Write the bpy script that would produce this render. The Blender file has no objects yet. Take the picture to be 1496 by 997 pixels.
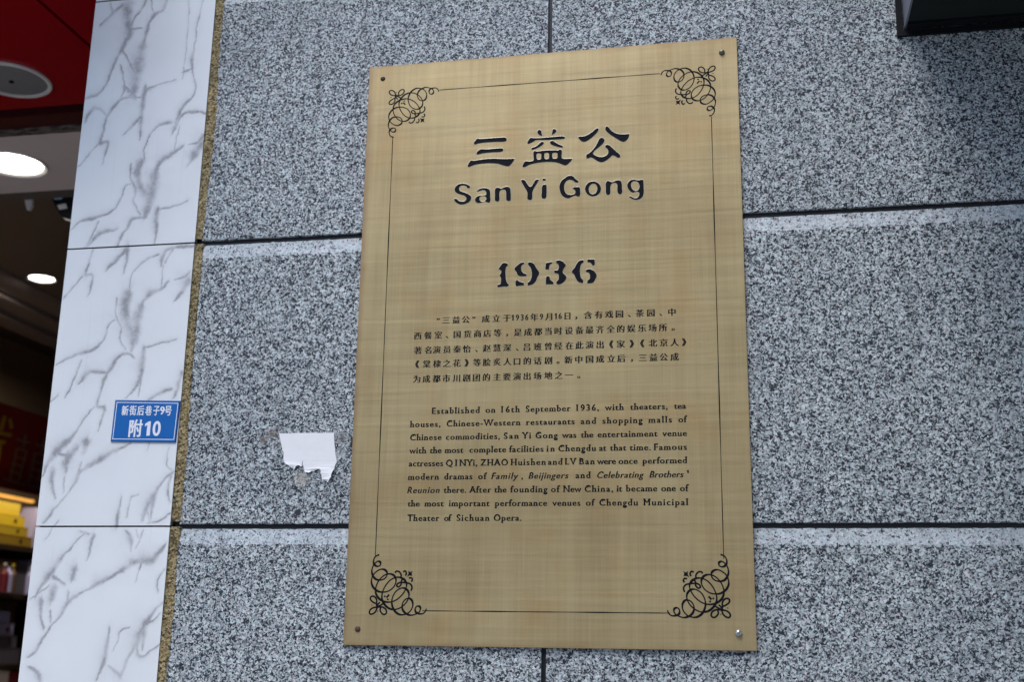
import bpy, math, random
import numpy as np
from mathutils import Vector, Matrix
random.seed(7); rng = np.random.default_rng(7)
SC = bpy.context.scene
COL = SC.collection

# ------------------------------------------------------------------ camera
# world: x along the wall to the right, y into the wall (granite face = 0), z up
# (z = 0 is the foot of the plaque, 1.6 m above the pavement)
F_PX, YAW, PIT, ROL = 1742.17, -0.2028, 0.2477, 0.0178
CAM = np.array([0.6039, -1.7299, 0.0072])
def cam_axes():
    cy, sy, cp, sp = math.cos(YAW), math.sin(YAW), math.cos(PIT), math.sin(PIT)
    fwd = np.array([sy*cp, cy*cp, sp]); right = np.array([cy, -sy, 0.0]); up = np.cross(right, fwd)
    c, s = math.cos(ROL), math.sin(ROL)
    return c*right+s*up, -s*right+c*up, fwd
AX, BX, CX = cam_axes()
cam_d = bpy.data.cameras.new('camera'); cam = bpy.data.objects.new('camera', cam_d); COL.objects.link(cam)
cam.matrix_world = Matrix(((AX[0], BX[0], -CX[0], CAM[0]), (AX[1], BX[1], -CX[1], CAM[1]),
                           (AX[2], BX[2], -CX[2], CAM[2]), (0, 0, 0, 1)))
cam_d.sensor_width = 36; cam_d.lens = F_PX/1496*36; cam_d.clip_start = 0.05; cam_d.clip_end = 2000
cam_d.dof.use_dof = True; cam_d.dof.focus_distance = 1.80; cam_d.dof.aperture_fstop = 5.0
SC.camera = cam

# ------------------------------------------------------------------ sky, sun, exposure
SUN_EL, SUN_AZ = 62, 205          # azimuth clockwise from +y: the sun stands over the street, behind the camera
w = bpy.data.worlds.new('World'); SC.world = w; w.use_nodes = True
nt = w.node_tree; nt.nodes.clear()
sky = nt.nodes.new('ShaderNodeTexSky'); sky.sky_type = 'NISHITA'; sky.sun_disc = False
sky.sun_elevation = math.radians(SUN_EL); sky.sun_rotation = math.radians(SUN_AZ)
sky.air_density = 1.0; sky.dust_density = 1.2; sky.ozone_density = 0.25
bg = nt.nodes.new('ShaderNodeBackground'); bg.inputs[1].default_value = 0.15
wo = nt.nodes.new('ShaderNodeOutputWorld')
nt.links.new(sky.outputs[0], bg.inputs[0]); nt.links.new(bg.outputs[0], wo.inputs[0])
sun_d = bpy.data.lights.new('sun', 'SUN'); sun_d.energy = 0.65; sun_d.angle = math.radians(35); sun_d.color = (1, .99, .98)
sun = bpy.data.objects.new('sun', sun_d); COL.objects.link(sun)
e, a = math.radians(SUN_EL), math.radians(SUN_AZ)
sd = Vector((math.sin(a)*math.cos(e), math.cos(a)*math.cos(e), math.sin(e)))
sun.rotation_euler = sd.to_track_quat('Z', 'Y').to_euler()
SC.view_settings.view_transform = 'Standard'; SC.view_settings.look = 'None'
SC.view_settings.exposure = 1.5; SC.view_settings.gamma = 1.0; SC.view_settings.use_curve_mapping = False

# ------------------------------------------------------------------ measuring helpers: photo measurement -> point of the place
def ray(px, py): return CX+(px-748)/F_PX*AX-(py-498.5)/F_PX*BX
def on_wall(px, py, Y=0.0):
    d = ray(px, py); return CAM+d*(Y-CAM[1])/d[1]
def at_height(px, py, Z):
    d = ray(px, py); return CAM+d*(Z-CAM[2])/d[2]
def at_side(px, py, X):
    d = ray(px, py); return CAM+d*(X-CAM[0])/d[0]

# ------------------------------------------------------------------ object helpers
def tag(o, label=None, cat=None, group=None, kind=None):
    if label: o['label'] = label
    if cat: o['category'] = cat
    if group: o['group'] = group
    if kind: o['kind'] = kind
    return o
def empty(name, loc, label=None, cat=None, group=None, kind=None):
    o = bpy.data.objects.new(name, None); COL.objects.link(o); o.location = loc; o.empty_display_size = .05
    return tag(o, label, cat, group, kind)
def mk(name, verts, faces, mats, parent=None, fm=None, smooth=False):
    """one mesh object; vertices given in world coordinates"""
    off = np.zeros(3)
    p = parent
    while p is not None:
        off += np.array(p.location); p = p.parent
    me = bpy.data.meshes.new(name)
    me.from_pydata([tuple(np.asarray(v)-off) for v in verts], [], faces)
    for m in (mats if isinstance(mats, (list, tuple)) else [mats]): me.materials.append(m)
    if fm is not None:
        for i, k in enumerate(fm): me.polygons[i].material_index = k
    if smooth:
        for pl in me.polygons: pl.use_smooth = True
    me.update()
    o = bpy.data.objects.new(name, me); COL.objects.link(o)
    if parent is not None: o.parent = parent
    return o
def box_vf(x0, x1, y0, y1, z0, z1, b=0.0):
    """box; b bevels the edges round the front (low y) face"""
    if b <= 0:
        v = [(x0,y0,z0),(x1,y0,z0),(x1,y0,z1),(x0,y0,z1),(x0,y1,z0),(x1,y1,z0),(x1,y1,z1),(x0,y1,z1)]
        f = [(0,1,2,3),(5,4,7,6),(4,0,3,7),(1,5,6,2),(3,2,6,7),(4,5,1,0)]
        return v, f
    v = [(x0+b,y0,z0+b),(x1-b,y0,z0+b),(x1-b,y0,z1-b),(x0+b,y0,z1-b),
         (x0,y0+b,z0),(x1,y0+b,z0),(x1,y0+b,z1),(x0,y0+b,z1),
         (x0,y1,z0),(x1,y1,z0),(x1,y1,z1),(x0,y1,z1)]
    f = [(0,1,2,3)]
    for i in range(4):
        j = (i+1) % 4
        f += [(i+4, j+4, j, i), (i+8, j+8, j+4, i+4)]
    f.append((11,10,9,8))
    return v, f
def bx(name, x0, x1, y0, y1, z0, z1, mat, parent=None, b=0.0):
    v, f = box_vf(x0, x1, y0, y1, z0, z1, b); return mk(name, v, f, mat, parent)
def join(parts):
    V, Fs = [], []
    for v, f in parts:
        n = len(V); V += list(v); Fs += [tuple(i+n for i in q) for q in f]
    return V, Fs

# ------------------------------------------------------------------ materials
def srgb(r, g, b):
    def c(x):
        x /= 255
        return x/12.92 if x <= .04045 else ((x+.055)/1.055)**2.4
    return (c(r), c(g), c(b), 1)
class NT:
    def __init__(s, name):
        s.m = bpy.data.materials.new(name); s.m.use_nodes = True; s.t = s.m.node_tree
        s.b = s.t.nodes['Principled BSDF']; s.out = s.t.nodes['Material Output']
    def n(s, typ, **k):
        x = s.t.nodes.new(typ)
        for a_, v in k.items():
            if a_ == 'inp':
                for kk, vv in v.items(): x.inputs[kk].default_value = vv
            else: setattr(x, a_, v)
        return x
    def l(s, a_, b_): s.t.links.new(a_, b_); return b_
    def coords(s, scale=(1,1,1), rnd=False, rot=(0,0,0)):
        tc = s.n('ShaderNodeTexCoord'); mp = s.n('ShaderNodeMapping'); mp.inputs['Scale'].default_value = scale
        mp.inputs['Rotation'].default_value = rot
        if rnd:
            oi = s.n('ShaderNodeObjectInfo'); ad = s.n('ShaderNodeVectorMath', operation='ADD')
            ml = s.n('ShaderNodeMath', operation='MULTIPLY'); ml.inputs[1].default_value = 37.0
            s.l(oi.outputs['Random'], ml.inputs[0]); s.l(tc.outputs['Object'], ad.inputs[0]); s.l(ml.outputs[0], ad.inputs[1])
            s.l(ad.outputs[0], mp.inputs[0])
        else: s.l(tc.outputs['Object'], mp.inputs[0])
        return mp.outputs[0]
    def noise(s, vec, sc, det=2, ro=.5, dist=0.0):
        x = s.n('ShaderNodeTexNoise'); x.inputs['Scale'].default_value = sc; x.inputs['Detail'].default_value = det
        x.inputs['Roughness'].default_value = ro; x.inputs['Distortion'].default_value = dist
        s.l(vec, x.inputs['Vector']); return x.outputs['Fac']
    def ramp(s, fac, stops, interp='LINEAR'):
        x = s.n('ShaderNodeValToRGB'); x.color_ramp.interpolation = interp
        el = x.color_ramp.elements
        while len(el) < len(stops): el.new(.5)
        for i, (p, c) in enumerate(stops):
            el[i].position = p; el[i].color = c if len(c) == 4 else (*c, 1)
        s.l(fac, x.inputs[0]); return x.outputs[0]
    def mix(s, a_, b_, fac, mode='MIX'):
        x = s.n('ShaderNodeMix', data_type='RGBA', blend_type=mode)
        for sock, v in ((x.inputs[0], fac), (x.inputs[6], a_), (x.inputs[7], b_)):
            if isinstance(v, (int, float, tuple)): sock.default_value = v
            else: s.l(v, sock)
        return x.outputs[2]
    def math(s, op, a_, b_=0.0, clamp=False):
        x = s.n('ShaderNodeMath', operation=op); x.use_clamp = clamp
        for sock, v in ((x.inputs[0], a_), (x.inputs[1], b_)):
            if isinstance(v, (int, float)): sock.default_value = v
            else: s.l(v, sock)
        return x.outputs[0]
    def bump(s, h, strength, dist):
        x = s.n('ShaderNodeBump'); x.inputs['Strength'].default_value = strength; x.inputs['Distance'].default_value = dist
        s.l(h, x.inputs['Height']); s.l(x.outputs[0], s.b.inputs['Normal'])
    def set(s, **k):
        for a_, v in k.items():
            a_ = a_.replace('_', ' ')
            if isinstance(v, (int, float, tuple)): s.b.inputs[a_].default_value = v
            else: s.l(v, s.b.inputs[a_])
        return s.m
def plain(name, col, rough=.5, metal=0.0, var=.12, sc=30, spec=.5):
    t = NT(name); v = t.coords()
    c2 = tuple(x*(1-var*2) for x in col[:3])+(1,)
    t.set(Base_Color=t.mix(c2, col, t.noise(v, sc, 4, .6)), Roughness=rough, Metallic=metal)
    t.b.inputs['Specular IOR Level'].default_value = spec
    return t.m

G_Z = -1.6
def granite(name, honed):
    t = NT(name); v = t.coords(rnd=True)
    # warp so that the mineral grains are irregular
    wn = t.n('ShaderNodeTexNoise'); wn.inputs['Scale'].default_value = 260; wn.inputs['Detail'].default_value = 1
    t.l(v, wn.inputs['Vector'])
    sub = t.n('ShaderNodeVectorMath', operation='SUBTRACT'); sub.inputs[1].default_value = (.5,.5,.5); t.l(wn.outputs['Color'], sub.inputs[0])
    scl = t.n('ShaderNodeVectorMath', operation='SCALE'); scl.inputs['Scale'].default_value = .006; t.l(sub.outputs[0], scl.inputs[0])
    add = t.n('ShaderNodeVectorMath', operation='ADD'); t.l(v, add.inputs[0]); t.l(scl.outputs[0], add.inputs[1])
    vo = t.n('ShaderNodeTexVoronoi'); vo.inputs['Scale'].default_value = 440; t.l(add.outputs[0], vo.inputs['Vector'])
    sep = t.n('ShaderNodeSeparateColor'); t.l(vo.outputs['Color'], sep.inputs[0])
    clump = t.noise(v, 120, 2, .6)
    r = t.math('ADD', sep.outputs[0], t.math('MULTIPLY', t.math('SUBTRACT', clump, .5), .75))
    if honed:
        st = [(.0,(.035,.038,.045)),(.07,(.08,.085,.10)),(.15,(.33,.345,.37)),(.35,(.50,.515,.54)),(.7,(.60,.615,.64)),(1,(.76,.77,.78))]
    else:
        st = [(.0,(.008,.010,.018)),(.21,(.016,.022,.034)),(.33,(.12,.13,.145)),(.46,(.33,.345,.355)),(.68,(.52,.535,.54)),(1,(.86,.865,.86))]
    col = t.ramp(r, st)
    fine = t.noise(v, 900, 2, .7)
    col = t.mix(col, t.ramp(fine, [(.35,(.40,.40,.42)),(.6,(1,1,1))]), .55 if not honed else .3, 'MULTIPLY')
    # warm and cool feldspar tints
    col = t.mix(col, t.ramp(sep.outputs[1], [(0,(.98,.90,.88)),(.3,(.95,.98,.97)),(.7,(.88,1,.97)),(1,(.82,.98,.98))]), .9, 'MULTIPLY')
    big = t.noise(v, 4, 4, .6)
    col = t.mix(col, t.ramp(big, [(.3,(.84,.85,.87)),(.65,(1,1,1))]), 1.0, 'MULTIPLY')
    oi = t.n('ShaderNodeObjectInfo')
    col = t.mix(col, t.ramp(oi.outputs['Random'], [(0,(.90,.90,.90)),(1,(1,1,1))]), 1.0, 'MULTIPLY')
    drip = t.noise(t.coords((38,1,1.6)), 1, 4, .65)
    col = t.mix(col, t.ramp(drip, [(.30,(.80,.80,.79)),(.52,(1,1,1))]), .9, 'MULTIPLY')
    for (px, py), rad, colr, am in (((398,634), .013, (.15,.11,.08,1), .5), ((384,643), .010, (.12,.09,.06,1), .5), ((440,700), .016, (.42,.38,.30,1), .4), ((500,640), .012, (.10,.09,.07,1), .45), ((490,668), .010, (.62,.62,.60,1), .35)):
        pc = on_wall(px, py); vd = t.n('ShaderNodeVectorMath', operation='DISTANCE'); t.l(t.coords(), vd.inputs[0]); vd.inputs[1].default_value = (pc[0], 0, pc[2]-G_Z)
        dd = t.math('ADD', vd.outputs['Value'], t.math('MULTIPLY', t.math('SUBTRACT', t.noise(t.coords(), 90, 4, .7), .5), rad*2.2))
        col = t.mix(col, colr, t.math('MULTIPLY', t.math('SUBTRACT', 1.0, t.math('DIVIDE', dd, rad), True), am*1.6, True))
    # a few rust stains and black spots
    v2 = t.coords()
    rs = t.noise(v2, 7, 4, .7); col = t.mix(col, (.16,.10,.05,1), t.ramp(rs, [(.70,(0,0,0)),(.80,(.45,.45,.45))]))
    sp = t.n('ShaderNodeTexVoronoi'); sp.inputs['Scale'].default_value = 6.5; t.l(v2, sp.inputs['Vector'])
    col = t.mix(col, (.02,.022,.03,1), t.ramp(t.math('ADD', sp.outputs['Distance'], t.math('MULTIPLY', t.noise(v2, 150), .03)), [(.045,(1,1,1)),(.055,(0,0,0))]))
    h = t.math('ADD', t.noise(v, 420, 3, .6), t.math('MULTIPLY', t.noise(v, 130, 2), .8))
    t.bump(h, .5 if not honed else .12, .0012)
    return t.set(Base_Color=col, Roughness=.72 if not honed else .5)
M = {}
M['granite'] = granite('bush hammered granite', False)
M['granite_band'] = granite('honed granite', True)
M['joint'] = plain('black joint sealant', (.006,.007,.009,1), .5)
M['concrete'] = plain('concrete', (.3,.29,.28,1), .9)

t = NT('tan tile adhesive'); v = t.coords()
vo = t.n('ShaderNodeTexVoronoi'); vo.inputs['Scale'].default_value = 420; t.l(v, vo.inputs['Vector'])
sp = t.n('ShaderNodeSeparateColor'); t.l(vo.outputs['Color'], sp.inputs[0])
c = t.ramp(sp.outputs[0], [(0,(.04,.03,.015)),(.25,(.19,.14,.06)),(.6,(.36,.27,.12)),(1,(.52,.42,.23))])
c = t.mix(c, t.ramp(t.noise(v, 30, 3), [(.3,(.6,.6,.6)),(.7,(1,1,1))]), 1.0, 'MULTIPLY')
t.bump(t.noise(v, 300, 3), .8, .002); M['adhesive'] = t.set(Base_Color=c, Roughness=.95)

t = NT('veined white marble panel'); v = t.coords()
at = t.n('ShaderNodeAttribute'); at.attribute_name = 'vein'
f_ = t.math('MULTIPLY', at.outputs['Fac'], t.math('ADD', .55, t.math('MULTIPLY', t.noise(v, 60, 4, .7), .75)), True)
base = t.ramp(t.noise(v, 5, 4), [(.3,(.74,.76,.755)),(.7,(.79,.81,.80))])
dirt = t.noise(t.coords((60,1,1.2)), 3, 3)
base = t.mix(base, (.55,.55,.56,1), t.ramp(dirt, [(.62,(0,0,0)),(.8,(.25,.25,.25))]))
c = t.mix(base, (.33,.325,.335,1), f_)
M['marble'] = t.set(Base_Color=c, Roughness=.22); t.b.inputs['Specular IOR Level'].default_value = .45
M['marble_edge'] = plain('cut panel edge', (.20,.22,.17,1), .7)

t = NT('brushed brass'); v = t.coords()
vs = t.noise(t.coords((420,1,6)), 1, 5, .7); hs = t.noise(t.coords((6,1,420)), 1, 5, .7)
vb = t.noise(t.coords((55,1,2.0)), 1, 4, .6); hb = t.noise(t.coords((2.0,1,60)), 1, 4, .6)
bl = t.noise(v, 7, 3, .5)
s_ = t.math('ADD', t.math('ADD', t.math('MULTIPLY', vs, .48), t.math('MULTIPLY', hs, .26)), t.math('ADD', t.math('MULTIPLY', vb, .42), t.math('MULTIPLY', hb, .10)))
s_ = t.math('ADD', s_, t.math('MULTIPLY', bl, .70))
c = t.ramp(t.math('DIVIDE', s_, 1.96), [(.32,(.345,.250,.118)),(.46,(.440,.335,.163)),(.53,(.490,.380,.190)),(.68,(.585,.465,.245))])
pk = t.ramp(t.noise(v, 11, 3, .6), [(.5,(1,1,1)),(.75,(1.0,.86,.74))]); c = t.mix(c, pk, .7, 'MULTIPLY')
# brown tarnish creeping in from the edges: plaque coordinates x 0..0.6, z 0..0.934
sx = t.n('ShaderNodeSeparateXYZ'); tc = t.n('ShaderNodeTexCoord'); t.l(tc.outputs['Object'], sx.inputs[0])
dx = t.math('MINIMUM', sx.outputs[0], t.math('SUBTRACT', .600, sx.outputs[0]))
dz = t.math('MINIMUM', sx.outputs[2], t.math('SUBTRACT', .934, sx.outputs[2]))
d_ = t.math('ADD', t.math('MINIMUM', dx, dz), t.math('MULTIPLY', t.noise(v, 30, 3), .012))
c = t.mix(c, (.30,.17,.09,1), t.ramp(d_, [(.004,(.65,.65,.65)),(.013,(0,0,0))]))
rg = t.ramp(t.noise(t.coords((4,1,180)), 1, 3), [(.3,(.34,.34,.34)),(.7,(.48,.48,.48))])
t.bump(t.math('ADD', t.math('ADD', vs, hs), t.math('MULTIPLY', t.noise(v, 4, 2, .4), 60)), .12, .0003)
M['brass'] = t.set(Base_Color=c, Roughness=rg, Metallic=.50)
M['brass_rim'] = plain('rim highlight brass', (.62,.56,.44,1), .35, .6)  # paler than the plate: the edge highlight is put into the colour
M['ink'] = plain('black enamel filled engraving', (.006,.007,.010,1), .7, 0, .1, 30, .12)
M['screw_dark'] = plain('blackened screw', (.02,.017,.013,1), .5, .5)
M['screw_brown'] = plain('rusted screw', (.10,.055,.035,1), .7, .3)
M['screw_bronze'] = plain('dull bronze screw', (.20,.18,.12,1), .4, .8)
M['screw_steel'] = plain('steel screw', (.5,.5,.5,1), .3, .9)
M['blue'] = plain('blue enamel', srgb(8,98,172), .4, 0, .06)
M['navy'] = plain('navy edge', srgb(20,50,120), .5)
M['white_paint'] = plain('white sign paint', (.80,.82,.86,1), .5, 0, .04)
t = NT('white paper'); v = t.coords(); t.bump(t.noise(v, 120, 4), .3, .001)
M['paper'] = t.set(Base_Color=t.mix((.84,.83,.82,1), (.77,.76,.76,1), t.noise(v, 60, 4)), Roughness=.85)
M['box_black'] = plain('black painted steel', (.005,.006,.007,1), .7, 0, .1, 30, .15)
M['box_grey'] = plain('grey painted steel', (.16,.165,.20,1), .5, 0)
M['box_under'] = plain('dark underside panel', (.016,.020,.018,1), .8, 0, .1, 30, .1)
M['red'] = plain('dark red lacquered panel', (.32,.002,.008,1), .25, 0, .05, 8)
M['maroon'] = plain('maroon painted bar', (.06,.006,.008,1), .4)
M['dark'] = plain('black gap sheet', (.004,.005,.006,1), .8)
t = NT('scuffed aluminium rail'); v = t.coords((12,30,30))
M['rail'] = t.set(Base_Color=t.ramp(t.noise(v, 2.5, 4, .7), [(.4,(.02,.02,.015)),(.55,(.25,.24,.22))]), Roughness=.45, Metallic=.5)
M['ceil_white'] = plain('white ceiling paint', (.72,.62,.58,1), .7, 0, .04)
M['ceil_brown'] = plain('brown ceiling paint', (.11,.092,.086,1), .45, 0, .05)
M['tan_wall'] = plain('tan shop wall', (.30,.21,.13,1), .7)
M['wood'] = plain('dark shelf wood', (.05,.03,.02,1), .5)
M['grille'] = plain('grey speaker grille', (.24,.235,.23,1), .6)
M['white_plastic'] = plain('white plastic', (.80,.77,.74,1), .45)
M['black_plastic'] = plain('black plastic', (.006,.006,.008,1), .5, 0, .1, 30, .2)
M['yellow_card'] = plain('yellow card box', (.75,.55,.03,1), .4, 0, .08)
M['dim_yellow_card'] = plain('dimmed yellow card box', (.40,.25,.03,1), .5, 0, .08)  # yellow card painted darker for the dim foot of the stack
M['half_dim_yellow_card'] = plain('half dimmed yellow card box', (.55,.40,.03,1), .5, 0, .08)  # yellow card painted partly darker, between the dim and bright boxes
M['violet_card'] = plain('pale violet card box', (.62,.60,.95,1), .4, 0, .08)
M['red_card'] = plain('red card box', (.22,.02,.035,1), .5)
M['grey_card'] = plain('grey card box', (.20,.19,.24,1), .5)
M['brown_card'] = plain('brown card box', (.20,.12,.07,1), .5)
M['yellow_print'] = plain('yellow print', (.26,.21,.02,1), .6)
M['pale_print'] = plain('pale print', (.14,.11,.11,1), .6)
M['banner_red'] = plain('red banner cloth', (.13,.004,.008,1), .7, 0, .1, 30, .2)
def emit(name, col, st):
    t = NT(name); t.b.inputs['Emission Color'].default_value = col; t.b.inputs['Emission Strength'].default_value = st
    t.b.inputs['Base Color'].default_value = col; return t.m
M['lamp'] = emit('lit downlight diffuser', (1,.97,.88,1), 4.0)
M['pavement'] = plain('grey pavement', (.28,.275,.27,1), .85, 0, .1, 3)

# ------------------------------------------------------------------ outlines of glyphs, taken from the built-in font
def glyph_jobs(reqs):
    """reqs: list of (text, spacing). returns outlines [list of Nx2 arrays]"""
    tmp = []
    for txt, spc in reqs:
        cu = bpy.data.curves.new('tmp', 'FONT'); cu.body = txt; cu.space_character = spc
        o = bpy.data.objects.new('tmp', cu); COL.objects.link(o); tmp.append(o)
    dg = bpy.context.evaluated_depsgraph_get(); dg.update()
    out = []
    for o in tmp:
        ev = o.evaluated_get(dg); c = ev.to_curve(dg); polys = []
        for s in c.splines:
            P = []
            bp = s.bezier_points; n = len(bp)
            for i in range(n):
                A, B = bp[i], bp[(i+1) % n]
                p0, p1, p2, p3 = [np.array(q[:2]) for q in (A.co, A.handle_right, B.handle_left, B.co)]
                chord = np.hypot(*(p3-p0)); L = np.hypot(*(p1-p0))+np.hypot(*(p2-p1))+np.hypot(*(p3-p2))
                k = 1 if L < chord*1.002+1e-6 else 4
                for j in range(k):
                    u = j/k; P.append((1-u)**3*p0+3*u*(1-u)**2*p1+3*u*u*(1-u)*p2+u**3*p3)
            if len(P) > 2: polys.append(np.array(P))
        ev.to_curve_clear(); out.append(polys)
    for o in tmp:
        cu = o.data; bpy.data.objects.remove(o); bpy.data.curves.remove(cu)
    return out
def has_curve(P): return False
def area(P): x, y = P[:,0], P[:,1]; return .5*np.sum(x*np.roll(y,-1)-np.roll(x,-1)*y)
def offset(P, ax, ay, sgn):
    e1 = P-np.roll(P, 1, 0); e2 = np.roll(P, -1, 0)-P
    def nrm(e_):
        l = np.maximum(np.hypot(e_[:,0], e_[:,1]), 1e-9); return np.stack([e_[:,1]/l, -e_[:,0]/l], 1)
    n1, n2 = nrm(e1), nrm(e2); n = n1+n2; d = np.sum(n*n, 1)/2
    n = n/np.maximum(d, .55)[:, None]
    return P+sgn*n*np.array([ax, ay])
def orient(polys):
    if not polys: return 1
    b = max(polys, key=lambda p: abs(area(p)))
    return 1 if area(b) > 0 else -1
def stylise(polys, ax, ay):
    s = orient(polys); return [offset(p, ax, ay, s) for p in polys]
XH, CAP = .53, .682
def serifs(polys):
    """short feet and flags on the straight stem ends"""
    out = []
    for P in polys:
        n = len(P)
        for i in range(n):
            A, B = P[i], P[(i+1) % n]; L = abs(A[0]-B[0])
            if abs(A[1]-B[1]) < .012 and .05 < L < .17:
                y = (A[1]+B[1])/2; x0, x1 = min(A[0], B[0]), max(A[0], B[0])
                prev, nxt = P[i-1], P[(i+2) % n]
                up = (prev[1]+nxt[1])/2 > y              # material lies above: a foot
                if up and (abs(y) < .03 or y < -.15):
                    out.append(np.array([(x0-.105,y),(x1+.105,y),(x1+.10,y+.050),(x1,y+.095),(x0,y+.095),(x0-.10,y+.050)]))
                elif (not up) and y > .45:
                    if abs(y-CAP) < .03:
                        out.append(np.array([(x0-.10,y-.050),(x0,y-.09),(x1,y-.09),(x1+.10,y-.050),(x1+.105,y),(x0-.105,y)]))
                    else:
                        out.append(np.array([(x0-.13,y-.075),(x0-.03,y-.13),(x0+.03,y-.10),(x0+.03,y),(x0,y)]))
    return out
def warp_y(P, xr=.455):
    P = P.copy(); y = P[:,1]
    P[:,1] = np.where(y < 0, y, np.where(y < XH, y*xr/XH, xr+(y-XH)*(.73-xr)/(.73-XH)))
    return P
# filled flat shapes --------------------------------------------------
FILL = []
def fill_job(polys, cb): FILL.append((polys, cb))
def run_fill():
    objs = []
    for polys, cb in FILL:
        cu = bpy.data.curves.new('f', 'CURVE'); cu.dimensions = '2D'; cu.fill_mode = 'BOTH'; cu.resolution_u = 1
        for P in polys:
            if abs(area(P)) < 1e-9: continue
            s = cu.splines.new('POLY'); s.points.add(len(P)-1)
            for i, p in enumerate(P): s.points[i].co = (p[0], p[1], 0, 1)
            s.use_cyclic_u = True
        o = bpy.data.objects.new('f', cu); COL.objects.link(o); objs.append(o)
    dg = bpy.context.evaluated_depsgraph_get(); dg.update()
    res = []
    for o, (polys, cb) in zip(objs, FILL):
        ev = o.evaluated_get(dg); me = ev.to_mesh()
        V = np.array([v.co[:2] for v in me.vertices]).reshape(-1, 2); Fc = [tuple(p.vertices) for p in me.polygons]
        ev.to_mesh_clear(); res.append((V, Fc))
    for o in objs:
        cu = o.data; bpy.data.objects.remove(o); bpy.data.curves.remove(cu)
    for (V, Fc), (polys, cb) in zip(res, FILL): cb(V, Fc)
def smooth_closed(P, k=4):
    P = np.array(P, float); n = len(P); out = []
    for i in range(n):
        p0, p1, p2, p3 = P[i-1], P[i], P[(i+1) % n], P[(i+2) % n]
        # keep true corners sharp
        def tang(a_, b_, c_):
            u, v_ = b_-a_, c_-b_; lu, lv = np.hypot(*u), np.hypot(*v_)
            if lu < 1e-6 or lv < 1e-6 or np.dot(u, v_)/(lu*lv) < .25: return np.zeros(2)
            tt = u/lu+v_/lv; return tt/max(np.hypot(*tt), 1e-6)
        L = np.hypot(*(p2-p1)); t1, t2 = tang(p0, p1, p2)*L, tang(p1, p2, p3)*L
        for j in range(k):
            s = j/k; h00, h10, h01, h11 = 2*s**3-3*s*s+1, s**3-2*s*s+s, -2*s**3+3*s*s, s**3-s*s
            out.append(h00*p1+h10*t1+h01*p2+h11*t2)
    return np.array(out)
def smooth_open(P, k=5):
    P = np.array(P, float); n = len(P); out = []
    for i in range(n-1):
        p0, p1, p2, p3 = P[max(i-1,0)], P[i], P[i+1], P[min(i+2,n-1)]
        for j in range(k):
            s = j/k
            out.append(.5*((2*p1)+(-p0+p2)*s+(2*p0-5*p1+4*p2-p3)*s*s+(-p0+3*p1-3*p2+p3)*s**3))
    out.append(P[-1]); return np.array(out)

# ================================================================== STRUCTURE
G_Z = -1.6
bx('pavement', -60, 60, -60, .02, G_Z-.2, G_Z, M['pavement']).update_tag(); tag(bpy.data.objects['pavement'], kind='structure')

# ---- unseen building added across the street, behind the camera, to keep low sky off the wall
ob = empty('unseen_street_building', (0, -11.2, G_Z), 'plain grey building with rows of windows across the street behind the camera', 'building')
M['render'] = plain('grey rendered facade', (.36,.36,.36,1), .8, 0, .1, 1.5)
M['window_glass'] = plain('dark window glass', (.03,.035,.04,1), .1)
H_OB = 7.4
bx('wall', -26, 26, -20, -11.2, G_Z, H_OB, M['render'], ob)
bx('roof', -26.3, 26.3, -20.3, -10.9, H_OB+.002, H_OB+.3, M['concrete'], ob)
wv = join([box_vf(-.65, .65, -11.19, -11.14, 0, .06), box_vf(-.65, .65, -11.19, -11.14, 1.54, 1.6), box_vf(-.65, -.59, -11.19, -11.14, .06, 1.54), box_vf(.59, .65, -11.19, -11.14, .06, 1.54)])
w0 = p0 = None
for fl in range(3):
    for k in range(-7, 8):
        if w0 is None:
            w0 = mk('window', [(x, y+11.2, z) for x, y, z in wv[0]], wv[1], M['concrete'], None); p0 = mk('pane', [(-.59,.02,.06),(.59,.02,.06),(.59,.02,1.54),(-.59,.02,1.54)], [(3,2,1,0)], M['window_glass'], None)
            wn_, pn_ = w0, p0
        else:
            wn_ = w0.copy(); COL.objects.link(wn_); pn_ = p0.copy(); COL.objects.link(pn_)
        wn_.parent = ob; wn_.location = (k*3.2, 0, 1.5+fl*2.9+.6); pn_.parent = wn_; pn_.location = (0, 0, 0)

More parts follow.
